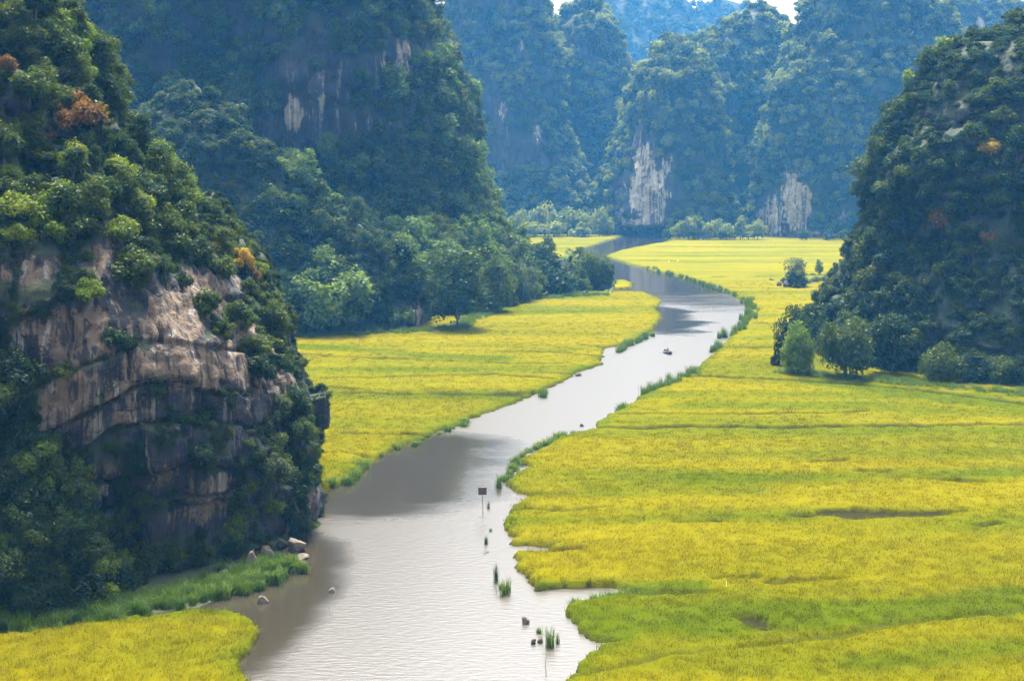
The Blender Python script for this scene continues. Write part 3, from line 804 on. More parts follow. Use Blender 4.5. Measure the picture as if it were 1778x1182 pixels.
for i, (px, py, w) in enumerate([(1402,492,18),(1416,490,18),(1430,489,20),(1444,487,18),(1456,486,14),(1362,492,14),(1340,487,10),(1411,478,26),(1436,478,30)]):
    tree_px('bush', 'low green shrub in the row beside the lone field trees', 'bush', px, py + 3, py - (10 if i < 6 else 3), w, 'round', 'far', 'green' if i % 2 else 'olive', 'shrubs beside the lone field trees')
for i, (px, w) in enumerate([(1012,26),(1026,24),(1040,26),(1052,20),(1000,28),(985,30),(940,34),(1034,30),(1046,26)]):  # bushes added to darken the bright gap under the grove
    tree_px('bush', 'added dark low bush filling in the shade under the bend grove', 'bush', px, 509 - (i % 3) * 4, 488, w, 'round', 'mid', 'dark', 'added dark bushes filling in the grove shade')
for i, (px, pt, w) in enumerate([(893,372,34),(912,364,40),(930,360,40),(946,352,42),(966,366,38),(985,362,42),(1004,366,40),(1022,372,38),(1040,362,40),(1053,378,32),(962,385,50),(918,385,48),(1010,386,46)]):
    tree_px('pale_tree', 'pale yellow-green tree in the belt left of the river cave', 'tree', px, 413 - (2 if i < 10 else 0), pt, w, 'round', 'far', 'pale', 'pale trees left of the river cave', dy=-4.0)
for i, (px, pt, w) in enumerate([(1180,388,32),(1195,376,40),(1212,374,42),(1232,384,40),(1252,380,40),(1268,388,34),(1286,378,40),(1300,390,38),(1316,382,34),(1222,394,44),(1262,396,44)]):
    tree_px('pale_tree', 'pale yellow-green tree in the belt between river cave and white cliff foot', 'tree', px, 417, pt, w, 'round', 'far', 'pale', 'pale trees between cave and white cliff', dy=-4.0)
for px, w in ((1395, 22), (1440, 30), (1470, 26), (1500, 30), (1160, 24)):
    tree_px('bush', 'blue-green bush along the foot of the far white-streaked cliff', 'bush', px, 419, 398, w, 'round', 'far', 'green', 'bushes along the far cliff foot', dy=-2.0)

# --- cliff trees of the two near cliffs: kept by hand where the photo lets them be told apart
def in_poly(px, py, poly):
    return poly_sd(np.array([[px, py]], float), poly)[0] > 0

def cliff_tree(px, py, wpx, shape, lod, mat, label, cat='tree', group=None, keys=('NL', 'NL2'), name='cliff_tree', sink=0.35):
    h = hit(px, py, keys)
    if h is None: return None
    p, n, d, k = h
    w = wpx * p.y / F_PX / 2
    loc = p + n * (w * 0.35) - Vector((0, 0, w * sink * 1.6))
    return tree(name, label, cat, loc, w, w * random.uniform(0.8, 1.05), shape, lod, mat, group, tilt=(random.uniform(-.12, .12), random.uniform(-.12, .12)))

HAND = [
 (128,95,85,'flat','bright','bright yellow-green tree on the crest of the near left cliff'), (85,45,70,'round','bright','sunlit yellow-green tree at the very top of the near left cliff'),
 (172,130,62,'tall','green','leaning green tree on the right shoulder of the near cliff crest'), (120,205,110,'flat','orange','large orange-brown tree on the upper near left cliff'),
 (72,222,60,'flat','orange','smaller orange-brown tree left of the large orange one'), (8,120,40,'round','orange','orange-tinted tree at the left edge near the cliff top'),
 (408,445,56,'flat','yellow','bright yellow tree on the right rim of the near left cliff'), (372,428,50,'flat','orange','orange tree touching the bright yellow one on the cliff rim'),
 (438,482,34,'round','orange','small reddish bush below the yellow tree on the cliff rim'), (205,128,50,'flat','bright','thin yellow-green branch jutting from the cliff crest shoulder'),
 (225,465,90,'round','green','large green bush right of the upper tan rock band'), (295,430,80,'flat','green','wide green bush on the ledge above the white rock panel'),
 (110,375,95,'round','green','large dark green bush above the tan rock band'), (300,350,60,'tall','green','green bush on the rim below the near cliff shoulder'),
 (320,370,56,'tall','green','hanging green bush on the upper right rim of the near cliff'), (255,345,46,'round','green','rounded bush alone on dark rock above the ledge'),
 (195,595,58,'round','dark','dark bush growing on the tan rock face'), (60,540,70,'flat','dark','dark bush on the tan rock at left'),
 (150,500,62,'flat','bright','bright green creeper spray on the tan rock band'), (350,540,58,'round','green','bush right of the white rock panel'),
 (405,560,66,'round','green','bush on dark rock near the right rim'), (435,610,72,'round','green','large bush on the right rim at mid height'),
 (440,650,60,'round','dark','bush hanging below the rim bush at mid height'), (300,725,44,'round','dark','dark bush on the black rock bulge'),
 (272,685,34,'tall','green','small green sprig left of the black rock bulge'), (360,720,48,'round','dark','bush right of the black rock bulge'),
 (345,790,52,'round','dark','dark creeper bush low on the black rock bulge'), (470,820,70,'round','olive','grey-green domed bush low on the right rim'),
 (520,750,58,'round','green','bush bulging from the right edge of the near cliff'), (500,700,60,'round','dark','dark bush on the right edge at two thirds down'),
 (525,830,64,'round','dark','dark bush overhanging the water at the cliff edge'), (465,880,44,'flat','bright','bright green spray above the water-line boulders'),
 (405,890,46,'creeper','bright','bright hanging creeper on the lower dark rock'), (420,830,56,'creeper','green','long hanging creeper right of the black bulge'),
 (540,915,26,'round','bright','small bright sprig at the water edge corner'), (240,760,40,'creeper','dark','dark creeper hanging left of the black bulge'),
 (190,930,60,'round','green','green tree at the foot below the tan wall'), (350,950,56,'flat','green','spreading bush at the foot above the grassy bank'),
 (130,820,60,'flat','bright','bright green spray left of the lower rock'), (110,650,60,'flat','green','branch reaching right over the tan wall'),
 (380,480,56,'round','green','bush below the yellow tree'), (470,560,40,'round','olive','small bush on the rim right of the mid bushes'),
]
for (px, py, w, sh, mt, lab) in HAND:
    cliff_tree(px, py, w, sh, 'near', mt, lab, 'tree' if 'tree' in lab else 'bush', name='cliff_tree' if 'tree' in lab else 'cliff_bush')
HAND_R = [
 (1640,390,46,'round','orange','orange-red tree halfway up the right cliff'), (1528,470,36,'flat','orange','brownish tree low on the left flank of the right cliff'),
 (1725,415,40,'flat','orange','orange-tipped tree on the right cliff near the frame edge'), (1720,265,52,'round','yellow','yellow-green tree on the upper right cliff'),
 (1690,70,30,'flat','bright','light tree sticking up from the right cliff crest'), (1650,85,54,'flat','bright','bright green tree on the left end of the right cliff crest'),
 (1600,135,54,'flat','bright','sunlit tree on the upper left shoulder of the right cliff'), (1560,200,54,'flat','green','tree bulging from the upper left outline of the right cliff'),
 (1512,300,64,'round','green','overhanging tree on the left outline of the right cliff'), (1550,325,60,'flat','green','tree just right of the overhanging one on the right cliff'),
]
for (px, py, w, sh, mt, lab) in HAND_R:
    cliff_tree(px, py, w, sh, 'mid', mt, lab, 'tree', keys=('RC',))

def look(sh, mt, w, wr, u, rest):
    size = 'small' if w * 2 < wr[0] + (wr[1] - wr[0]) * 0.35 else ('large' if w * 2 > wr[0] + (wr[1] - wr[0]) * 0.7 else 'medium')
    col = {'green': 'green', 'dark': 'dark-green', 'bright': 'bright-green', 'olive': 'grey-green', 'bamboo': 'light-green'}[mt]
    form = {'round': 'rounded', 'flat': 'flat-topped', 'tall': 'upright', 'creeper': 'trailing'}[sh]
    return '%s %s %s %s, %s part' % (size, form, col, rest, ('left', 'middle', 'right')[min(2, int(u * 3))])

def fill(poly, spacing, wr, shapes, mats, labels, group, keys, lod, maxn, name='cliff_bush', cat='bush', noise_cut=-1.0, nseed=90):
    """random trees over a part of a cliff, spaced on the real surface"""
    poly = np.asarray(poly, float); lo, hi = poly.min(0), poly.max(0)
    r = random.Random(int(lo.sum() * 7 + len(poly)))
    put = []; tries = 0
    while len(put) < maxn and tries < maxn * 40:
        tries += 1
        px, py = r.uniform(lo[0], hi[0]), r.uniform(lo[1], hi[1])
        if not in_poly(px, py, poly): continue
        h = hit(px, py, keys)
        if h is None: continue
        p = h[0]
        if noise_cut > -1 and fbm(np.array([[p.x / 7, p.y / 7, p.z / 7]]), 2, nseed)[0] < noise_cut: continue
        w = r.uniform(*wr) / 2
        if any((p - q).length < spacing * (0.6 + 0.5 * w / wr[1] * 2) for q in put): continue
        put.append(p)
        loc = p + h[1] * (w * 0.3) - Vector((0, 0, w * 0.55))
        sh_, mt_ = r.choice(shapes), r.choice(mats)
        tree(name, look(sh_, mt_, w, wr, (px - lo[0]) / (hi[0] - lo[0]), labels[int(len(labels) * (py - lo[1]) / (hi[1] - lo[1] + 1))]), cat, loc, w, w * r.uniform(0.75, 1.1), sh_, lod, mt_, group, tilt=(r.uniform(-.15, .15), r.uniform(-.15, .15)))
    return len(put)

NLK = ('NL', 'NL2')
n1 = fill([(0,2),(110,2),(165,60),(190,150),(262,240),(325,335),(300,400),(180,420),(0,420)], 2.0, (3.0, 5.4), ('round', 'flat', 'round', 'tall'), ('green', 'green', 'dark', 'green', 'bright'),
     ['bush on the near left cliff crest', 'bush around the orange tree on the near left cliff', 'bush above the tan band of the near left cliff'], 'bushes on the upper near left cliff', NLK, 'near', 70, noise_cut=-0.35)
n2b = fill([(318,330),(345,345),(440,440),(485,540),(505,640),(470,640),(440,540),(390,440)], 1.5, (2.0, 3.6), ('round', 'flat'), ('green', 'dark', 'green', 'bright'), ['bush along the sloping right rim of the near left cliff'], 'bushes along the sloping rim of the near cliff', NLK, 'near', 26)
n2 = fill([(200,380),(330,340),(420,450),(470,540),(495,640),(420,650),(340,560),(290,500),(200,500)], 2.3, (2.0, 3.8), ('round', 'flat', 'tall'), ('green', 'dark', 'green'),
     ['bush on dark rock near the left cliff rim'], 'bushes near the right rim of the near left cliff', NLK, 'near', 22, noise_cut=-0.1)
n3 = fill([(0,585),(40,610),(62,670),(52,745),(130,815),(160,905),(310,950),(340,1012),(200,1060),(0,1085)], 1.6, (2.4, 4.6), ('round', 'creeper', 'flat', 'creeper'), ('dark', 'green', 'green', 'bright'),
     ['bush in the thicket beside the tan wall', 'bush in the thicket at the near left cliff foot'], 'thicket at the left foot of the near cliff', NLK, 'near', 75)
n4 = fill([(470,690),(535,720),(545,880),(500,880),(420,800)], 1.9, (2.0, 3.6), ('round', 'creeper'), ('dark', 'olive', 'green'),
     ['bush on the near left cliff edge above the water'], 'bushes on the lower right edge of the near cliff', NLK, 'near', 14)
RPOLY = [(1390,650),(1400,590),(1440,520),(1490,430),(1515,370),(1500,310),(1545,220),(1580,150),(1620,90),(1700,60),(1790,40),(1790,680),(1600,665),(1450,655)]
n5 = fill(RPOLY, 2.9, (3.2, 6.2), ('flat', 'round', 'flat', 'tall'), ('green', 'green', 'dark', 'dark', 'green'),
     ['tree on top of the dark right cliff', 'tree halfway up the dark right cliff', 'tree low on the dark right cliff'], 'trees on the right cliff', ('RC',), 'mid', 150, 'cliff_tree', 'tree', noise_cut=0.04)
n6 = fill([(480,300),(560,345),(640,395),(700,440),(740,560),(600,570),(490,580),(460,470)], 4.5, (5.0, 9.0), ('round', 'flat', 'tall'), ('green', 'bamboo', 'dark', 'green'),
     ['tree on the rocky spur before the tall left mountain'], 'trees on the rocky spur', ('BS',), 'mid', 40, 'cliff_tree', 'tree', noise_cut=-0.2)
n7 = fill([(740,420),(880,400),(915,450),(1000,505),(760,560)], 5.0, (5.5, 10.0), ('round', 'flat', 'round'), ('green', 'green', 'bamboo', 'olive'),
     ['tree on the low slope right of the rocky spur'], 'trees on the low slope of the left mountain', ('BL', 'BS'), 'mid', 40, 'cliff_tree', 'tree')
print('cliff trees', n1, n2, n3, n4, n5, n6, n7)

# ------------------------------------------------------------------ uncountable cover: scattered with geometry nodes
def scatter(name, label, cat, P, scl, protos, idx=None, attrs=None, tilt=0.15, zs=None):
    n = len(P)
    me = bpy.data.meshes.new(name)
    me.vertices.add(n); me.vertices.foreach_set('co', np.ascontiguousarray(P, np.float32).ravel())
    r = np.random.default_rng(n)
    rot = np.c_[r.uniform(-tilt, tilt, n), r.uniform(-tilt, tilt, n), r.uniform(0, 6.283, n)]
    a = me.attributes.new('rot', 'FLOAT_VECTOR', 'POINT'); a.data.foreach_set('vector', rot.astype(np.float32).ravel())
    s3 = np.c_[scl, scl, scl * (r.uniform(0.8, 1.1, n) if zs is None else zs)]
    a = me.attributes.new('scl', 'FLOAT_VECTOR', 'POINT'); a.data.foreach_set('vector', s3.astype(np.float32).ravel())
    idx = r.integers(0, len(protos), n) if idx is None else idx
    a = me.attributes.new('idx', 'INT', 'POINT'); a.data.foreach_set('value', idx.astype(np.int32))
    for k, v in (attrs or {}).items():
        a = me.attributes.new(k, 'FLOAT', 'POINT'); a.data.foreach_set('value', np.ascontiguousarray(v, np.float32))
    o = tag(link(name, me), label, cat, kind='stuff')
    ng = bpy.data.node_groups.new(name, 'GeometryNodeTree')
    ng.interface.new_socket('Geometry', in_out='INPUT', socket_type='NodeSocketGeometry')
    ng.interface.new_socket('Geometry', in_out='OUTPUT', socket_type='NodeSocketGeometry')
    gi = ng.nodes.new('NodeGroupInput'); go = ng.nodes.new('NodeGroupOutput')
    jn = ng.nodes.new('GeometryNodeJoinGeometry')
    for p in reversed(protos):
        oi = ng.nodes.new('GeometryNodeObjectInfo'); oi.transform_space = 'ORIGINAL'; oi.inputs['Object'].default_value = p
        ti = ng.nodes.new('GeometryNodeGeometryToInstance')
        ng.links.new(oi.outputs['Geometry'], ti.inputs[0]); ng.links.new(ti.outputs[0], jn.inputs[0])
    ip = ng.nodes.new('GeometryNodeInstanceOnPoints')
    def na(nm, t):
        q = ng.nodes.new('GeometryNodeInputNamedAttribute'); q.data_type = t; q.inputs['Name'].default_value = nm
        return q.outputs['Attribute']
    ng.links.new(gi.outputs[0], ip.inputs['Points'])
    ng.links.new(jn.outputs[0], ip.inputs['Instance'])
    ip.inputs['Pick Instance'].default_value = True
    ng.links.new(na('idx', 'INT'), ip.inputs['Instance Index'])
    er = ng.nodes.new('FunctionNodeEulerToRotation')
    ng.links.new(na('rot', 'FLOAT_VECTOR'), er.inputs[0]); ng.links.new(er.outputs[0], ip.inputs['Rotation'])
    ng.links.new(na('scl', 'FLOAT_VECTOR'), ip.inputs['Scale'])
    ng.links.new(ip.outputs[0], go.inputs[0])
    md = o.modifiers.new('scatter', 'NODES'); md.node_group = ng
    return o

def surface_points(key, spacing, thr, soft=0.35, seed=0, zmin=0.3, margin=200):
    T = TOWERS[key]; r = np.random.default_rng(seed)
    V, N, Fq = T['V'], T['N'], T['F']
    A = np.linalg.norm(np.cross(V[Fq[:, 2]] - V[Fq[:, 0]], V[Fq[:, 3]] - V[Fq[:, 1]]), axis=1) / 2
    C = V[Fq].mean(1); Nf = unit(N[Fq].mean(1)); vg = T['veg'][Fq].mean(1)
    px, py = proj(C)
    see = (np.einsum('ij,ij->i', Nf, unit(np.array([0, 0, CAM_H]) - C)) > -0.25) & (px > -margin) & (px < 1778 + margin) & (py > -margin * 1.5) & (C[:, 2] > zmin)
    w = A * see * sstep(thr - soft, thr + soft, vg)
    n = int(w.sum() / spacing ** 2 * 1.1)
    k = r.choice(len(Fq), n, p=w / w.sum())
    u = r.uniform(size=(n, 2))
    a, b, c, d = [V[Fq[k, q]] for q in range(4)]
    P = (a * (1 - u[:, :1]) + b * u[:, :1]) * (1 - u[:, 1:]) + (d * (1 - u[:, :1]) + c * u[:, :1]) * u[:, 1:]
    return P, Nf[k], r

def protos(specs):
    out = []
    for s in specs:
        if s not in PROTO:
            raise RuntimeError('no plant of kind %s' % (s,))
        out.append(PROTO[s])
    return out
def have(shape, lod, mats):
    return [c for k, c in PROTO.items() if k[2] == lod and k[0] in shape and k[3] in mats]

def forest(key, label, spacing, size, lod, thr, mats, shapes=('round', 'flat'), name='forest', cat='forest', seed=1, lift=0.25):
    P, N, r = surface_points(key, spacing, thr, seed=seed)
    s = r.uniform(*size, len(P)) / 2
    s *= 0.7 + 0.5 * r.uniform(size=len(P)) ** 2
    P = P + N * (s * lift)[:, None] - np.c_[0 * s, 0 * s, s * 0.5]
    pr = have(shapes, lod, mats)
    return scatter(name, label, cat, P, s, pr)
forest('NL', 'small shrubs and creepers on the ledges of the near left cliff', 1.15, (0.9, 2.0), 'near', 0.66, ('green', 'dark'), ('round', 'creeper'), 'undergrowth', 'undergrowth', 2)
forest('NL2', 'creepers blanketing the low shoulder at the left edge', 0.9, (1.2, 2.4), 'near', 0.2, ('green', 'dark'), ('round', 'creeper'), 'undergrowth', 'undergrowth', 3)
forest('RC', 'small bushes filling the slopes of the dark right cliff', 2.3, (1.8, 3.8), 'mid', 0.62, ('green', 'dark'), ('round', 'flat'), 'undergrowth', 'undergrowth', 4)
forest('BL', 'dense forest clothing the tall left mountain', 4.0, (5.0, 10.5), 'mid', 0.36, ('green', 'olive', 'bamboo'), ('round', 'flat', 'tall'), seed=5)
forest('BS', 'shrubs and small trees over the rocky spur', 2.5, (2.5, 5.5), 'mid', 0.28, ('green', 'dark', 'olive'), ('round', 'flat'), seed=6)
# far forests use the small-leaved far crowns
for k, (key, lab, sp, th) in enumerate([('F1a', 'hazy forest on the mountain right of the tall left mountain', 5.2, 0.38), ('F1b', 'hazy forest on the peak left of the notch', 5.2, 0.36), ('F2s', 'hazy trees on the spur above the river cave', 4.6, 0.50),
        ('F2m', 'hazy forest on the rounded middle mountain', 5.0, 0.34), ('F3', 'hazy forest on the broad far mountain', 5.0, 0.38), ('F4', 'hazy forest on the pale mountain at top right', 6.0, 0.25), ('G1', 'faint forest on the mountain in the notch', 10.0, 0.2), ('G2', 'faint forest on the pointed hill', 11.0, 0.2)]):
    forest(key, lab, sp, (6.0, 12.0) if key[0] == 'F' else (10, 18), 'far', th, ('green', 'olive', 'pale') if key[0] == 'F' else ('green', 'olive'), ('round',), seed=20 + k)

# ------------------------------------------------------------------ reeds, rice plants, bank grass
def blades_np(seed, n, h, spread, width, droop=0.35, segs=3):
    r = np.random.default_rng(seed); V = []; Fq = []
    for i in range(n):
        an = r.uniform(0, 6.283); bx = r.normal(size=2) * spread * 0.45
        d = np.array([math.cos(an), math.sin(an)]); hh = h * r.uniform(0.65, 1.15); lean = r.uniform(0.05, droop) * hh
        sd = np.array([-d[1], d[0]])
        o = len(V)
        for s in range(segs + 1):
            t = s / segs
            c = bx + d * lean * t * t * 1.6
            z = hh * (t - 0.22 * t * t * t * (lean / hh) * 3)
            w = width * (1 - t * 0.8)
            V.append([c[0] - sd[0] * w, c[1] - sd[1] * w, z]); V.append([c[0] + sd[0] * w, c[1] + sd[1] * w, z])
        for s in range(segs):
            Fq.append([o + 2 * s, o + 2 * s + 1, o + 2 * s + 3, o + 2 * s + 2])
    return np.array(V), np.array(Fq)
REED = []
for k in range(4):
    V, Fq = blades_np(60 + k, 90, 1.0, 0.46, 0.03, 0.45)
    REED.append(mesh_np('reed_clump', V, Fq, M['reed']))
TUFT = []
for k in range(4):
    V, Fq = blades_np(80 + k, 22, 0.46, 0.55, 0.03, 0.9, 2)
    TUFT.append(mesh_np('rice_plant', V, Fq, M['tuft']))
reeds = [  # px, py of the water line, height px, width px, label
 (866,846,24,15,'thick green reed clump in the water behind the small signboard'), (877,1030,28,24,'wide reed clump in the water off the right field point'), (861,1010,34,10,'slim tall reed tuft left of the wide water clump'),
 (955,1122,36,22,'dense reed clump beside the two-humped rock in the water'), (870,1022,14,12,'low reed tuft between the slim and wide water clumps'), (848,882,14,7,'thin reed sprig right of the signboard post'),
 (844,944,16,8,'leafy water sprig below the signboard'), (852,922,8,6,'faint sprig between signboard and leafy sprig'), (936,1098,12,14,'sparse stems left of the dense reed clump'), (968,1116,20,8,'sparse stems right of the dense reed clump'),
 (897,806,18,10,'reed tuft at the right bank corner'), (886,818,14,8,'short reed tuft below the bank corner'), (909,797,14,10,'reed tuft by the grey bank stone')]
for i, (px, py, h, w, lab) in enumerate(reeds):
    x, y = gp(px, py); o = link('reed_clump', REED[i % 4]); s = y / F_PX
    o.location = (x, y, -0.1); o.scale = (w * s * 0.95, w * s * 0.95, h * s * 1.05); o.rotation_euler.z = i * 1.7
    tag(o, lab, 'reeds')
def bank_row(pts, step, hpx, label, group, jit=0.5):
    P = np.array([gp(*q) for q in pts]); k = 0
    for a, b in zip(P[:-1], P[1:]):
        L = np.linalg.norm(b - a)
        for t in np.arange(0, 1, step / max(L, step)):
            p = a + (b - a) * t + rng.normal(size=2) * jit
            o = link('reed_clump', REED[int(rng.integers(4))]); s = rng.uniform(0.6, 1.3)
            o.location = (p[0], p[1], -0.1); o.scale = (s * 1.3, s * 1.3, hpx * s); o.rotation_euler.z = rng.uniform(0, 6.28)
            tag(o, label, 'reeds', group); k += 1
    return k
bank_row([(1122,688),(1150,672),(1190,658),(1212,645)], 1.1, 1.7, 'tall bank reeds on the right bank below the rowing boat', 'tall reeds on the right bank', 0.7)
bank_row([(1238,612),(1252,604)], 1.0, 1.8, 'round reed bush on the right bank across from the rowing boat', 'round reed bushes right of the boat', 0.4)
bank_row([(1262,588),(1290,572),(1303,556),(1306,535),(1296,522)], 1.6, 2.0, 'bushy bank grass on the outer right river bend', 'bushy grass on the outer bend', 0.9)
bank_row([(1280,514),(1240,500),(1200,486),(1160,476),(1125,467)], 2.6, 1.6, 'low bank grass along the far right river edge', 'grass along the far right river edge', 0.8)
bank_row([(880,835),(900,800),(940,775),(970,762),(1004,750)], 1.5, 0.9, 'sparse reeds fringing the right bank above the signboard', 'sparse reeds above the signboard', 0.35)
bank_row([(1010,1048),(1060,1040),(1120,1034)], 0.75, 0.8, 'thin reeds growing in the narrow inlet of the right field', 'thin reeds in the field inlet', 0.35)
bank_row([(578,846),(610,836),(640,806)], 0.9, 1.1, 'green bank grass at the left field tip by the near cliff', 'bank grass at the left field tip', 0.4)
bank_row([(660,792),(720,770),(820,732)], 2.4, 0.9, 'short grass on the left bank across from the signboard', 'short grass on the left bank', 0.4)
bank_row([(940,690),(946,682)], 0.8, 1.5, 'upright reed tuft off the left bank furrow', 'upright reed tufts off the left bank', 0.2)
bank_row([(1075,612),(1082,606)], 0.8, 1.2, 'round reed tuft off the left bank near the boat', 'round reed tufts near the boat', 0.2)
bank_row([(1090,602),(1132,582)], 1.2, 1.4, 'bank grass on the left bank just before the bend', 'bank grass before the bend', 0.5)
bank_row([(1076,716),(1082,708)], 0.8, 1.1, 'brownish reed tuft off the right field point', 'brownish reed tufts off the field point', 0.2)

# rice plants over the near parts of the fields
def rice_plants(name, label, poly, y0, y1, dens, seed):
    poly = np.asarray(poly, float); r = np.random.default_rng(seed)
    x0, x1 = poly[:, 0].min(), poly[:, 0].max()
    n = int((x1 - x0) * (y1 - y0) * dens)
    P = np.c_[r.uniform(x0, x1, n), r.uniform(y0, y1, n)]
    px, py = proj(np.c_[P, np.full(n, 0.5)])
    P = P[(px > -150) & (px < 1930) & (py < 1280)]
    sd = poly_sd(P, poly)
    z, sdj, ripe, st, cut = rice_h(P, sd)
    ok = (sdj > 0.7) & (cut < 0.22)
    P, z, ripe, sdj = P[ok], z[ok], ripe[ok], sdj[ok]
    s = r.uniform(0.75, 1.25, len(P))
    zz = np.maximum(z - 0.22, -0.1)
    return P, zz, ripe, s
TP = []
e0 = link('rice_plant', TUFT[0]); x, y = gp(846, 960); e0.location = (x, y, -0.15); tag(e0, 'single stray rice plant in the water below the leafy sprig', 'rice plant')
tufts = [e0]
for k, (px, py) in enumerate([(905, 868), (1008, 1056), (870, 1036)]):
    o = link('rice_plant', TUFT[k + 1]); x, y = gp(px, py); o.location = (x, y, -0.1)
    tag(o, ['stray rice plant at the right bank notch by the signboard', 'stray rice plant at the mouth of the field inlet', 'stray rice plant in front of the wide reed clump'][k], 'rice plant'); tufts.append(o)
for nm, lab, poly, bands in [('rice_plants', 'standing rice plants of the right bank field', FIELD_RIGHT, [(72, 135, 5.5), (135, 190, 3.6), (190, 290, 1.8), (290, 460, 0.7)]),
                             ('rice_plants', 'standing rice plants of the left bank field', FIELD_LEFT, [(150, 230, 3.0), (230, 330, 1.6), (330, 425, 0.9)]),
                             ('rice_plants', 'standing rice plants of the bottom left patch', FIELD_NEARLEFT, [(80, 118, 6.0)])]:
    parts = [rice_plants(nm, lab, poly, a, b, d, int(a * 7)) for a, b, d in bands]
    P = np.vstack([q[0] for q in parts]); z = np.concatenate([q[1] for q in parts]); rp = np.concatenate([q[2] for q in parts]); s = np.concatenate([q[3] for q in parts])
    scatter(nm, lab, 'rice plants', np.c_[P, z], s, tufts, attrs={'ripe': rp}, tilt=0.1)

# grass on the bank at the foot of the near left cliff and along the field edges
def grass_strip(name, label, pts, width, dens, hs, seed, z0=0.05):
    P = np.array([gp(*q) for q in pts]); r = np.random.default_rng(seed); out = []
    for a, b in zip(P[:-1], P[1:]):
        L = np.linalg.norm(b - a); n = int(L * width * dens)
        t = r.uniform(size=(n, 1)); nrm = np.array([-(b - a)[1], (b - a)[0]]) / L
        out.append(a + (b - a) * t + nrm * r.normal(size=(n, 1)) * width * 0.35)
    Q = np.vstack(out); n = len(Q)
    s = r.uniform(*hs, n)
    return scatter(name, label, 'bank grass', np.c_[Q, np.full(n, z0)], s, [o for o in bpy.data.objects if o.name.startswith('reed_clump')][:4], tilt=0.2)
grass_strip('bank_grass', 'green bank grass at the foot of the near left cliff', [(-60,1100),(60,1080),(180,1066),(330,1040),(400,1018),(470,992),(490,980)], 4.0, 3.0, (0.7, 1.5), 1)
grass_strip('bank_grass', 'dark grassy margin at the foot of the right cliff', [(1350,650),(1440,658),(1600,672),(1800,692)], 5.0, 1.2, (0.8, 1.6), 2)
grass_strip('bank_grass', 'weedy margin between the left field and the grove', [(495,588),(640,584),(790,576),(830,552),(880,528),(960,520),(1050,514)], 5.0, 0.8, (0.8, 1.8), 3)

# bank slab under the near cliff foot
def slab(name, label, poly, z, mat, seed):
    poly = [gp(*q) for q in poly]; n = len(poly)
    V = [(x, y, z) for x, y in poly] + [(x * 1.01, y * 0.99, -0.95) for x, y in poly]
    me = bpy.data.meshes.new(name); me.from_pydata(V, [], [list(range(n))] + [[i, i + n, (i + 1) % n + n, (i + 1) % n] for i in range(n)])
    me.materials.append(mat)
    return tag(link(name, me), label, 'ground', kind='structure')
slab('bank', 'muddy bank under the grass at the near cliff foot', [(-120,1110),(60,1092),(200,1074),(345,1056),(420,1022),(480,990),(500,970),(450,930),(300,900),(-120,900)], 0.12, M['earth'], 1)
slab('bank', 'low earth bank under the trees at the right cliff foot', [(1340,655),(1440,664),(1600,680),(1850,702),(1850,600),(1420,600)], 0.5, M['earth'], 2)
slab('bank', 'earth bank under the left grove', [(488,592),(640,589),(790,581),(830,556),(880,530),(960,520),(1058,514),(1066,490),(1000,470),(900,450),(480,500)], 0.45, M['earth'], 3)

# ------------------------------------------------------------------ rocks
def rock_mesh(seed, mat):
    r = np.random.default_rng(seed)
    n, m = 14, 20; V = []
    for i in range(n + 1):
        for j in range(m):
            a, b = math.pi * i / n, 2 * math.pi * j / m
            V.append([math.sin(a) * math.cos(b), math.sin(a) * math.sin(b), math.cos(a)])
    V = np.array(V)
    d = 1 + 0.28 * fbm(V * 1.3 + seed, 3, seed)
    for k in range(9):                        # chipped facets
        nn = unit(r.normal(size=3)); h = r.uniform(0.55, 0.85)
        t = V @ nn; d = np.where(t * d > h, h / np.maximum(t, 1e-3), d)
    V = V * (d + 0.03 * fbm(V * 5, 2, seed + 1))[:, None]
    Fq = [[i * m + j, (i + 1) * m + j, (i + 1) * m + (j + 1) % m, i * m + (j + 1) % m] for i in range(n) for j in range(m)]
    return mesh_np('boulder', V, np.array(Fq), mat, False)
ROCKS = [rock_mesh(300 + k, M['boulder']) for k in range(5)]
DROCK = rock_mesh(320, M['boulder_dark'])
for i, (px, py, w, h, lab) in enumerate([
  (456,1046,19,13,'pale pointed rock in the brown shaded water by the cliff'), (578,1027,14,7,'small flat rock alone in the pale water right of the cliff shade'),
  (913,1081,15,13,'grey rock in the water left of the field inlet mouth'), (926,1116,12,9,'left hump of the pair of grey rocks by the reed clump'), (938,1114,12,13,'right pointed hump of the pair of grey rocks by the reed clump'),
  (463,972,26,26,'tan boulder with ledge at the water line under the near cliff'), (438,990,34,30,'broad tan boulder under the overhang at the cliff foot'), (488,975,30,8,'low flat tan slab at the water line of the cliff'),
  (515,955,34,22,'tan rock step at the outer water corner of the cliff'), (497,935,22,34,'upright tan rock leaning on the cliff corner'), (470,950,18,12,'white-topped boulder perched above the tan ones'), (522,968,30,6,'flat tan ledge just above the water at the cliff corner'),
  (385,1005,22,18,'tan boulder half hidden in the bank grass'), (918,797,14,10,'grey stone at the right bank corner with reed tufts'), (1062,722,9,6,'small dark stone off the right field point'), (1010,740,8,5,'small stone in the water before the field furrow'),
  (1005,652,14,5,'flat stone on the left bank by the furrow mouth')]):
    x, y = gp(px, py); s = y / F_PX
    o = link('boulder', ROCKS[i % 5]); o.location = (x, y, h * s * 0.25); o.scale = (w * s * 0.56, w * s * 0.5, h * s * 0.75); o.rotation_euler = (0.1 * (i % 3), 0.15 * (i % 2), i * 2.1)
    tag(o, lab, 'rock')
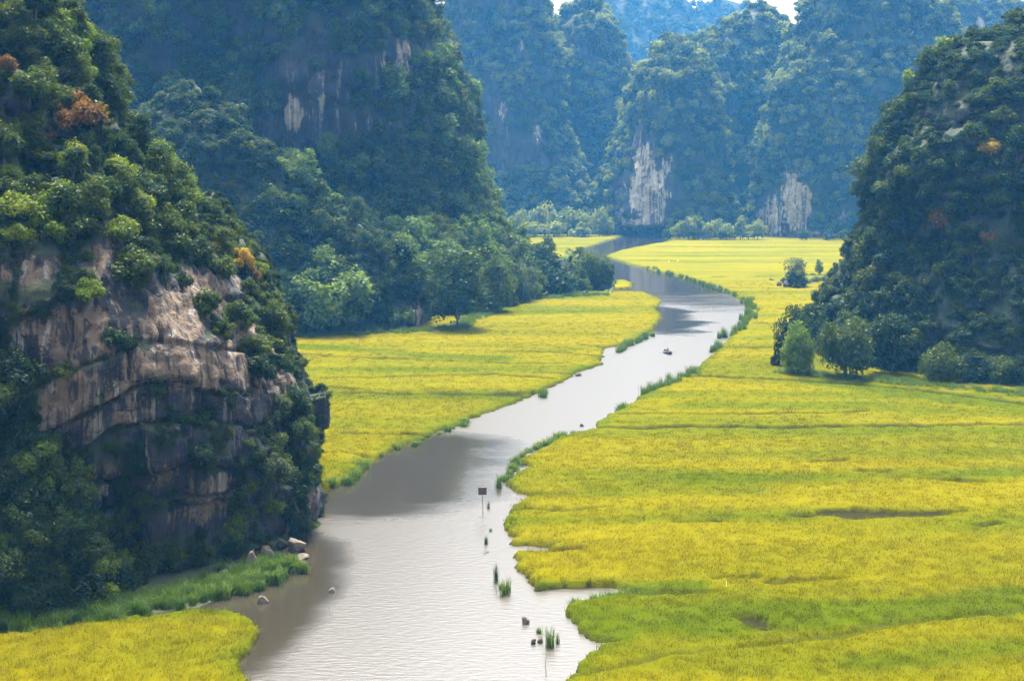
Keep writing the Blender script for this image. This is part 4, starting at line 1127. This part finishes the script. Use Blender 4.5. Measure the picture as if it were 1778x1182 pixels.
for (px, py, w, h, lab) in [(1364,500,13,11,'dark boulder under the flat-topped field tree'), (1350,498,8,7,'small dark boulder left of the larger one on the field islet')]:
    x, y = gp(px, py); s = y / F_PX; o = link('boulder', DROCK); o.location = (x, y - 3, 0.7 + h * s * 0.2); o.scale = (w * s * 0.6, w * s * 0.6, h * s * 0.8); tag(o, lab, 'rock')

# ------------------------------------------------------------------ signboard, stick
def box_np(c, s):
    c = np.array(c, float); s = np.array(s, float) / 2
    V = np.array([[x, y, z] for x in (-1, 1) for y in (-1, 1) for z in (-1, 1)]) * s + c
    return V, np.array([[0, 1, 3, 2], [4, 6, 7, 5], [0, 4, 5, 1], [2, 3, 7, 6], [0, 2, 6, 4], [1, 5, 7, 3]])
x, y = gp(838, 893)
s = y / F_PX
e = link('signboard', None); e.location = (x, y, 0); e.rotation_euler.z = 0.12
tag(e, 'small brown wooden signboard on a thin post in the river', 'sign')
V, Fq = tube([(0.02, 0, -0.9), (0.03, 0, 0.5), (0, 0, 1.4), (-0.01, 0, 46 * s)], [0.035, 0.034, 0.032, 0.03], 8)
link('post', mesh_np('post', V, Fq, M['post_wood'], True), e)
for k in range(3):
    V, Fq = box_np((-0.03, -0.05 - 0.002 * k, (47 - 12.5 + 4.2 * k + 2) * s), (14.6 * s + 0.01 * k, 0.03, 4.05 * s))
    link('plank', mesh_np('plank', V, Fq, M['old_wood']), e)
V, Fq = box_np((0.0, -0.02, (47 - 6) * s), (0.07, 0.03, 11 * s)); link('batten', mesh_np('batten', V, Fq, M['old_wood']), e)
x, y = gp(948, 1172); s = y / F_PX
V, Fq = tube([(0, 0, -0.3), (0.01, 0, 0.3), (-0.05, 0, 0.7), (0.04, 0, 38 * s)], [0.03, 0.028, 0.024, 0.012], 6)
o = link('stick', mesh_np('stick', V, Fq, M['post_wood'], True)); o.location = (x, y, 0); tag(o, 'thin crooked stick poking out of the water near the bottom', 'stick')
for i, (px, py, h, lab) in enumerate([(782, 1162, 9, 'x'),]):
    pass

# ------------------------------------------------------------------ rowing boat and rower
def solid(name, rgb, rough=0.6):
    return simple_mat(name, rgb, rough, 0.2, 10.0)
M['hull'] = solid('tarred_hull', (0.035, 0.045, 0.06)); M['bamboo_rim'] = solid('bamboo_rim', (0.36, 0.27, 0.15)); M['blue'] = solid('blue_cloth', (0.02, 0.12, 0.30)); M['navy'] = solid('dark_trousers', (0.015, 0.02, 0.045))
M['skin'] = solid('skin', (0.40, 0.25, 0.17)); M['hat'] = solid('dark_hat', (0.05, 0.06, 0.09)); M['oar'] = solid('oar_wood', (0.20, 0.16, 0.11))
bx, by = gp(1159, 613)
BOAT_R = math.radians(14)
boat = link('rowing_boat', None); boat.location = (bx, by, 0); boat.rotation_euler.z = BOAT_R
tag(boat, 'small dark sampan rowed down the middle of the river', 'boat')
L = 4.4; st = 22; Vh = []
for i in range(st + 1):
    t = i / st * 2 - 1
    hw = 0.62 * (1 - abs(t) ** 2.6) + 0.08; zg = 0.34 + 0.30 * t * t * abs(t); zk = -0.12 + 0.30 * abs(t) ** 3
    for f, zz in ((-1, 1), (-0.92, 0.55), (-0.6, 0.12), (0, 0), (0.6, 0.12), (0.92, 0.55), (1, 1)):
        Vh.append((f * hw, t * L / 2, zk + (zg - zk) * zz))
Fh = [[i * 7 + j, i * 7 + j + 1, (i + 1) * 7 + j + 1, (i + 1) * 7 + j] for i in range(st) for j in range(6)]
hm = mesh_np('hull', np.array(Vh), np.array(Fh), M['hull'], True); ho = link('hull', hm, boat)
sm = ho.modifiers.new('thickness', 'SOLIDIFY'); sm.thickness = 0.04
Vh = np.array(Vh).reshape(st + 1, 7, 3)
for side in (0, 6):
    V, Fq = tube(Vh[:, side] + np.array([0, 0, 0.02]), [0.04] * (st + 1), 6); link('gunwale', mesh_np('gunwale', V, Fq, M['bamboo_rim'], True), ho)
for yy in (-0.9, 0.1, 1.0):
    V, Fq = box_np((0, yy, 0.24), (1.02, 0.22, 0.04)); link('seat', mesh_np('seat', V, Fq, M['bamboo_rim']), boat)
def skinned(name, verts, edges, radii, mat, parent=None, root=0):
    me = bpy.data.meshes.new(name); me.from_pydata(verts, edges, []); me.materials.append(mat)
    o = link(name, me, parent)
    sk = o.modifiers.new('skin', 'SKIN'); sk.use_smooth_shade = True
    for i, r_ in enumerate(radii):
        me.skin_vertices[0].data[i].radius = (r_, r_); me.skin_vertices[0].data[i].use_root = (i == root)
    ss = o.modifiers.new('subsurf', 'SUBSURF'); ss.levels = 2; ss.render_levels = 2
    return o
person = link('person', None); person.location = (bx, by, 0); person.rotation_euler.z = BOAT_R
tag(person, 'person in blue sitting in the sampan leaning back to row with both oars', 'person')
pv = [(0, .1, .34), (0, .06, .58), (0, .02, .80), (0, 0, .92), (0, -.02, 1.02), (0, -.03, 1.14),          # pelvis..head
      (.17, .02, .82), (.28, -.12, .62), (.24, -.36, .56), (-.17, .02, .82), (-.28, -.12, .62), (-.24, -.36, .56),  # arms
      (.1, -.02, .34), (.13, -.40, .46), (.12, -.66, .18), (.12, -.80, .17), (-.1, -.02, .34), (-.13, -.40, .46), (-.12, -.66, .18), (-.12, -.80, .17)]
pe = [(0, 1), (1, 2), (2, 3), (3, 4), (4, 5), (2, 6), (6, 7), (7, 8), (2, 9), (9, 10), (10, 11), (0, 12), (12, 13), (13, 14), (14, 15), (0, 16), (16, 17), (17, 18), (18, 19)]
pr = [.15, .14, .14, .06, .08, .09, .07, .05, .035, .07, .05, .035, .09, .07, .045, .035, .09, .07, .045, .035]
for sgn, wrist in ((1, 8), (-1, 11)):          # palm and five fingers closed on each oar
    w0 = np.array(pv[wrist]); palm_i = len(pv)
    pv.append(tuple(w0 + (0, -.07, .01))); pr.append(.030); pe.append((wrist, palm_i))
    for k in range(5):
        a0 = w0 + np.array([sgn * (.036 - .018 * k), -.10, .012]); l_ = (.6, .92, 1, .95, .75)[k]
        if k == 0: a0 = w0 + np.array([-sgn * .035, -.07, .0])
        i0 = len(pv)
        for q, (dx, dy, dz) in enumerate(((0, 0, 0), (0, -.035, -.008), (0, -.03, -.035))):
            pv.append(tuple(a0 + np.array([dx, dy, dz]) * l_)); pr.append(.009 - .001 * q)
            pe.append((palm_i if q == 0 else i0 + q - 1, i0 + q))
skinned('body', pv, pe, pr, M['skin'], person)
skinned('jacket', [pv[i] for i in (0, 1, 2, 3, 6, 7, 9, 10)] + [(.255, -.26, .585), (-.255, -.26, .585)], [(0, 1), (1, 2), (2, 3), (2, 4), (4, 5), (5, 8), (2, 6), (6, 7), (7, 9)], [.18, .175, .17, .07, .09, .07, .09, .07, .055, .055], M['blue'], person)
skinned('trousers', [pv[0], pv[12], pv[13], pv[14], pv[16], pv[17], pv[18]], [(0, 1), (1, 2), (2, 3), (0, 4), (4, 5), (5, 6)], [.17, .11, .09, .065, .11, .09, .065], M['navy'], person)
V, Fq = tube([(0, -.03, 1.13), (0, -.03, 1.17), (0, -.03, 1.22), (0, -.03, 1.26)], [.15, .125, .10, .02], 14)
link('hat', mesh_np('hat', V, Fq, M['hat'], True), person)
for sgn in (1, -1):
    o = link('oar', None); o.location = (bx, by, 0); o.rotation_euler.z = BOAT_R
    tag(o, 'wooden oar reaching out on the %s side of the sampan' % ('right' if sgn > 0 else 'left'), 'oar')
    V, Fq = tube([(sgn * .20, -.38, .56), (sgn * .62, -.30, .42), (sgn * 1.45, -.15, .16)], [.022, .022, .02], 6); link('shaft', mesh_np('shaft', V, Fq, M['oar'], True), o)
    V, Fq = box_np((0, 0, 0), (0.55, 0.13, 0.022)); V = V @ np.array([[math.cos(.3), 0, -sgn * math.sin(.3)], [0, 1, 0], [sgn * math.sin(.3), 0, math.cos(.3)]]) + np.array([sgn * 1.68, -.11, .085])
    link('blade', mesh_np('blade', V, Fq, M['oar']), o)

# ------------------------------------------------------------------ palm and banana plants of the grove
def frond_np(r, L, lift, droop, n=16, lw=0.5):
    V, Fq = [], []
    an = r.uniform(0, 6.283); d = np.array([math.cos(an), math.sin(an), 0]); sd = np.array([-d[1], d[0], 0])
    pts = [d * L * t + np.array([0, 0, lift * t - droop * t * t]) for t in np.linspace(0, 1, n)]
    for i in range(n - 1):
        w = lw * math.sin(math.pi * min(0.98, (i + 1.5) / n)) ** 0.6
        for sg in (-1, 1):
            o = len(V); a, b = pts[i], pts[i + 1]
            V += [a, b, b + sg * sd * w + d * 0.25 * w - np.array([0, 0, 0.35 * w]), a + sg * sd * w * 0.9 + d * 0.2 * w - np.array([0, 0, 0.4 * w])]
            Fq.append([o, o + 1, o + 2, o + 3])
    return np.array(V), np.array(Fq)
def palm(px, pb, pt, lab, name='coconut_palm', cat='palm', nf=16, L=4.2, lw=0.55, mat='bamboo', trunk_r=0.16):
    x, y = gp(px, pb); h = (pb - pt) * y / F_PX
    r = np.random.default_rng(int(px))
    e = link(name, None); e.location = (x, y, 0.2); tag(e, lab, cat)
    hh = h * 0.72 if nf > 10 else h * 0.45
    V, Fq = tube([(0, 0, -0.3), (0.15, 0, hh * 0.4), (0.1, 0.1, hh)], [trunk_r * 1.3, trunk_r, trunk_r * 0.8], 8)
    link('trunk', mesh_np('trunk', V, Fq, M['bark'], True), e)
    for k in range(nf):
        V, Fq = frond_np(r, L * r.uniform(0.8, 1.1), h * 0.3 * r.uniform(0.4, 1.3), L * 0.55 * r.uniform(0.6, 1.4), 12, lw)
        o = link('frond' if nf > 10 else 'leaf', mesh_np('frond', V, Fq, M[mat]), e); o.location = (0.1, 0.1, hh)
palm(990, 506, 436, 'coconut palm with arching fronds in the bend grove')
for px, pb, pt, lab in [(919,518,494,'banana plant at the left end of the grove margin'), (979,516,490,'banana plant in front of the low spreading tree'), (1010,515,498,'banana plant with reddish stem near the grove middle'), (1056,514,496,'leafy plant at the right end of the grove margin'), (1029,514,500,'small banana plant between its taller neighbours'), (887,522,498,'banana plant under the grey-green rounded tree'), (1650,668,634,'banana plant at the foot of the right cliff')]:
    palm(px, pb, pt, lab, 'banana_plant', 'banana plant', 8, 1.9, 0.35, 'reed', 0.12)

# ------------------------------------------------------------------ egrets in the far field
def egret(px, py, lab):
    x, y = gp(px, py, 0.7)
    e = link('egret', None); e.location = (x, y, 0.7); tag(e, lab, 'bird', 'white egrets in the fields')
    m = M.setdefault('white', solid('white_feathers', (0.8, 0.8, 0.78)))
    skinned('body', [(-.28, 0, .42), (-.1, 0, .50), (.1, 0, .56), (.2, 0, .72), (.14, 0, .88), (.22, 0, .96), (.36, 0, .95)], [(i, i + 1) for i in range(6)], [.03, .11, .10, .045, .035, .045, .012], m, e, 1)
    for s_ in (-1, 1):
        V, Fq = tube([(0, s_ * .05, .45), (.03, s_ * .05, .2), (0, s_ * .05, -0.05)], [.02, .012, .012], 5); link('leg', mesh_np('leg', V, Fq, M['hat'], True), e)
egret(1161, 456, 'white egret on the far rice plain, left of two'); egret(1177, 455, 'white egret on the far rice plain, right of two')
x, y = gp(1261, 1020, 0.6)
V, Fq = tube([(0, 0, -0.4), (0.01, 0, 0.3), (0, 0, 0.75)], [.03, .03, .025], 6)
o = link('stake', mesh_np('stake', V, Fq, M['white'], True)); o.location = (x, y, 0.5); tag(o, 'short white stake in the near right field by a dark gap', 'stake')

# ------------------------------------------------------------------ haze
def haze():
    V, Fq = box_np((0, 1050, 149.5), (2560, 2460, 303))
    m, nt, out = new_mat('haze'); b = NB(nt)
    pv = b.n('ShaderNodeVolumePrincipled')
    pv.inputs['Color'].default_value = (0.09, 0.42, 1.0, 1)
    pv.inputs['Density'].default_value = 0.00018
    pv.inputs['Anisotropy'].default_value = 0.25
    pv.inputs['Absorption Color'].default_value = (1, 1, 1, 1)
    b.l(pv.outputs[0], out.inputs['Volume'])
    tag(link('haze', mesh_np('haze', V, Fq, m)), 'thin blue morning haze filling the valley', 'haze', kind='stuff')
haze()
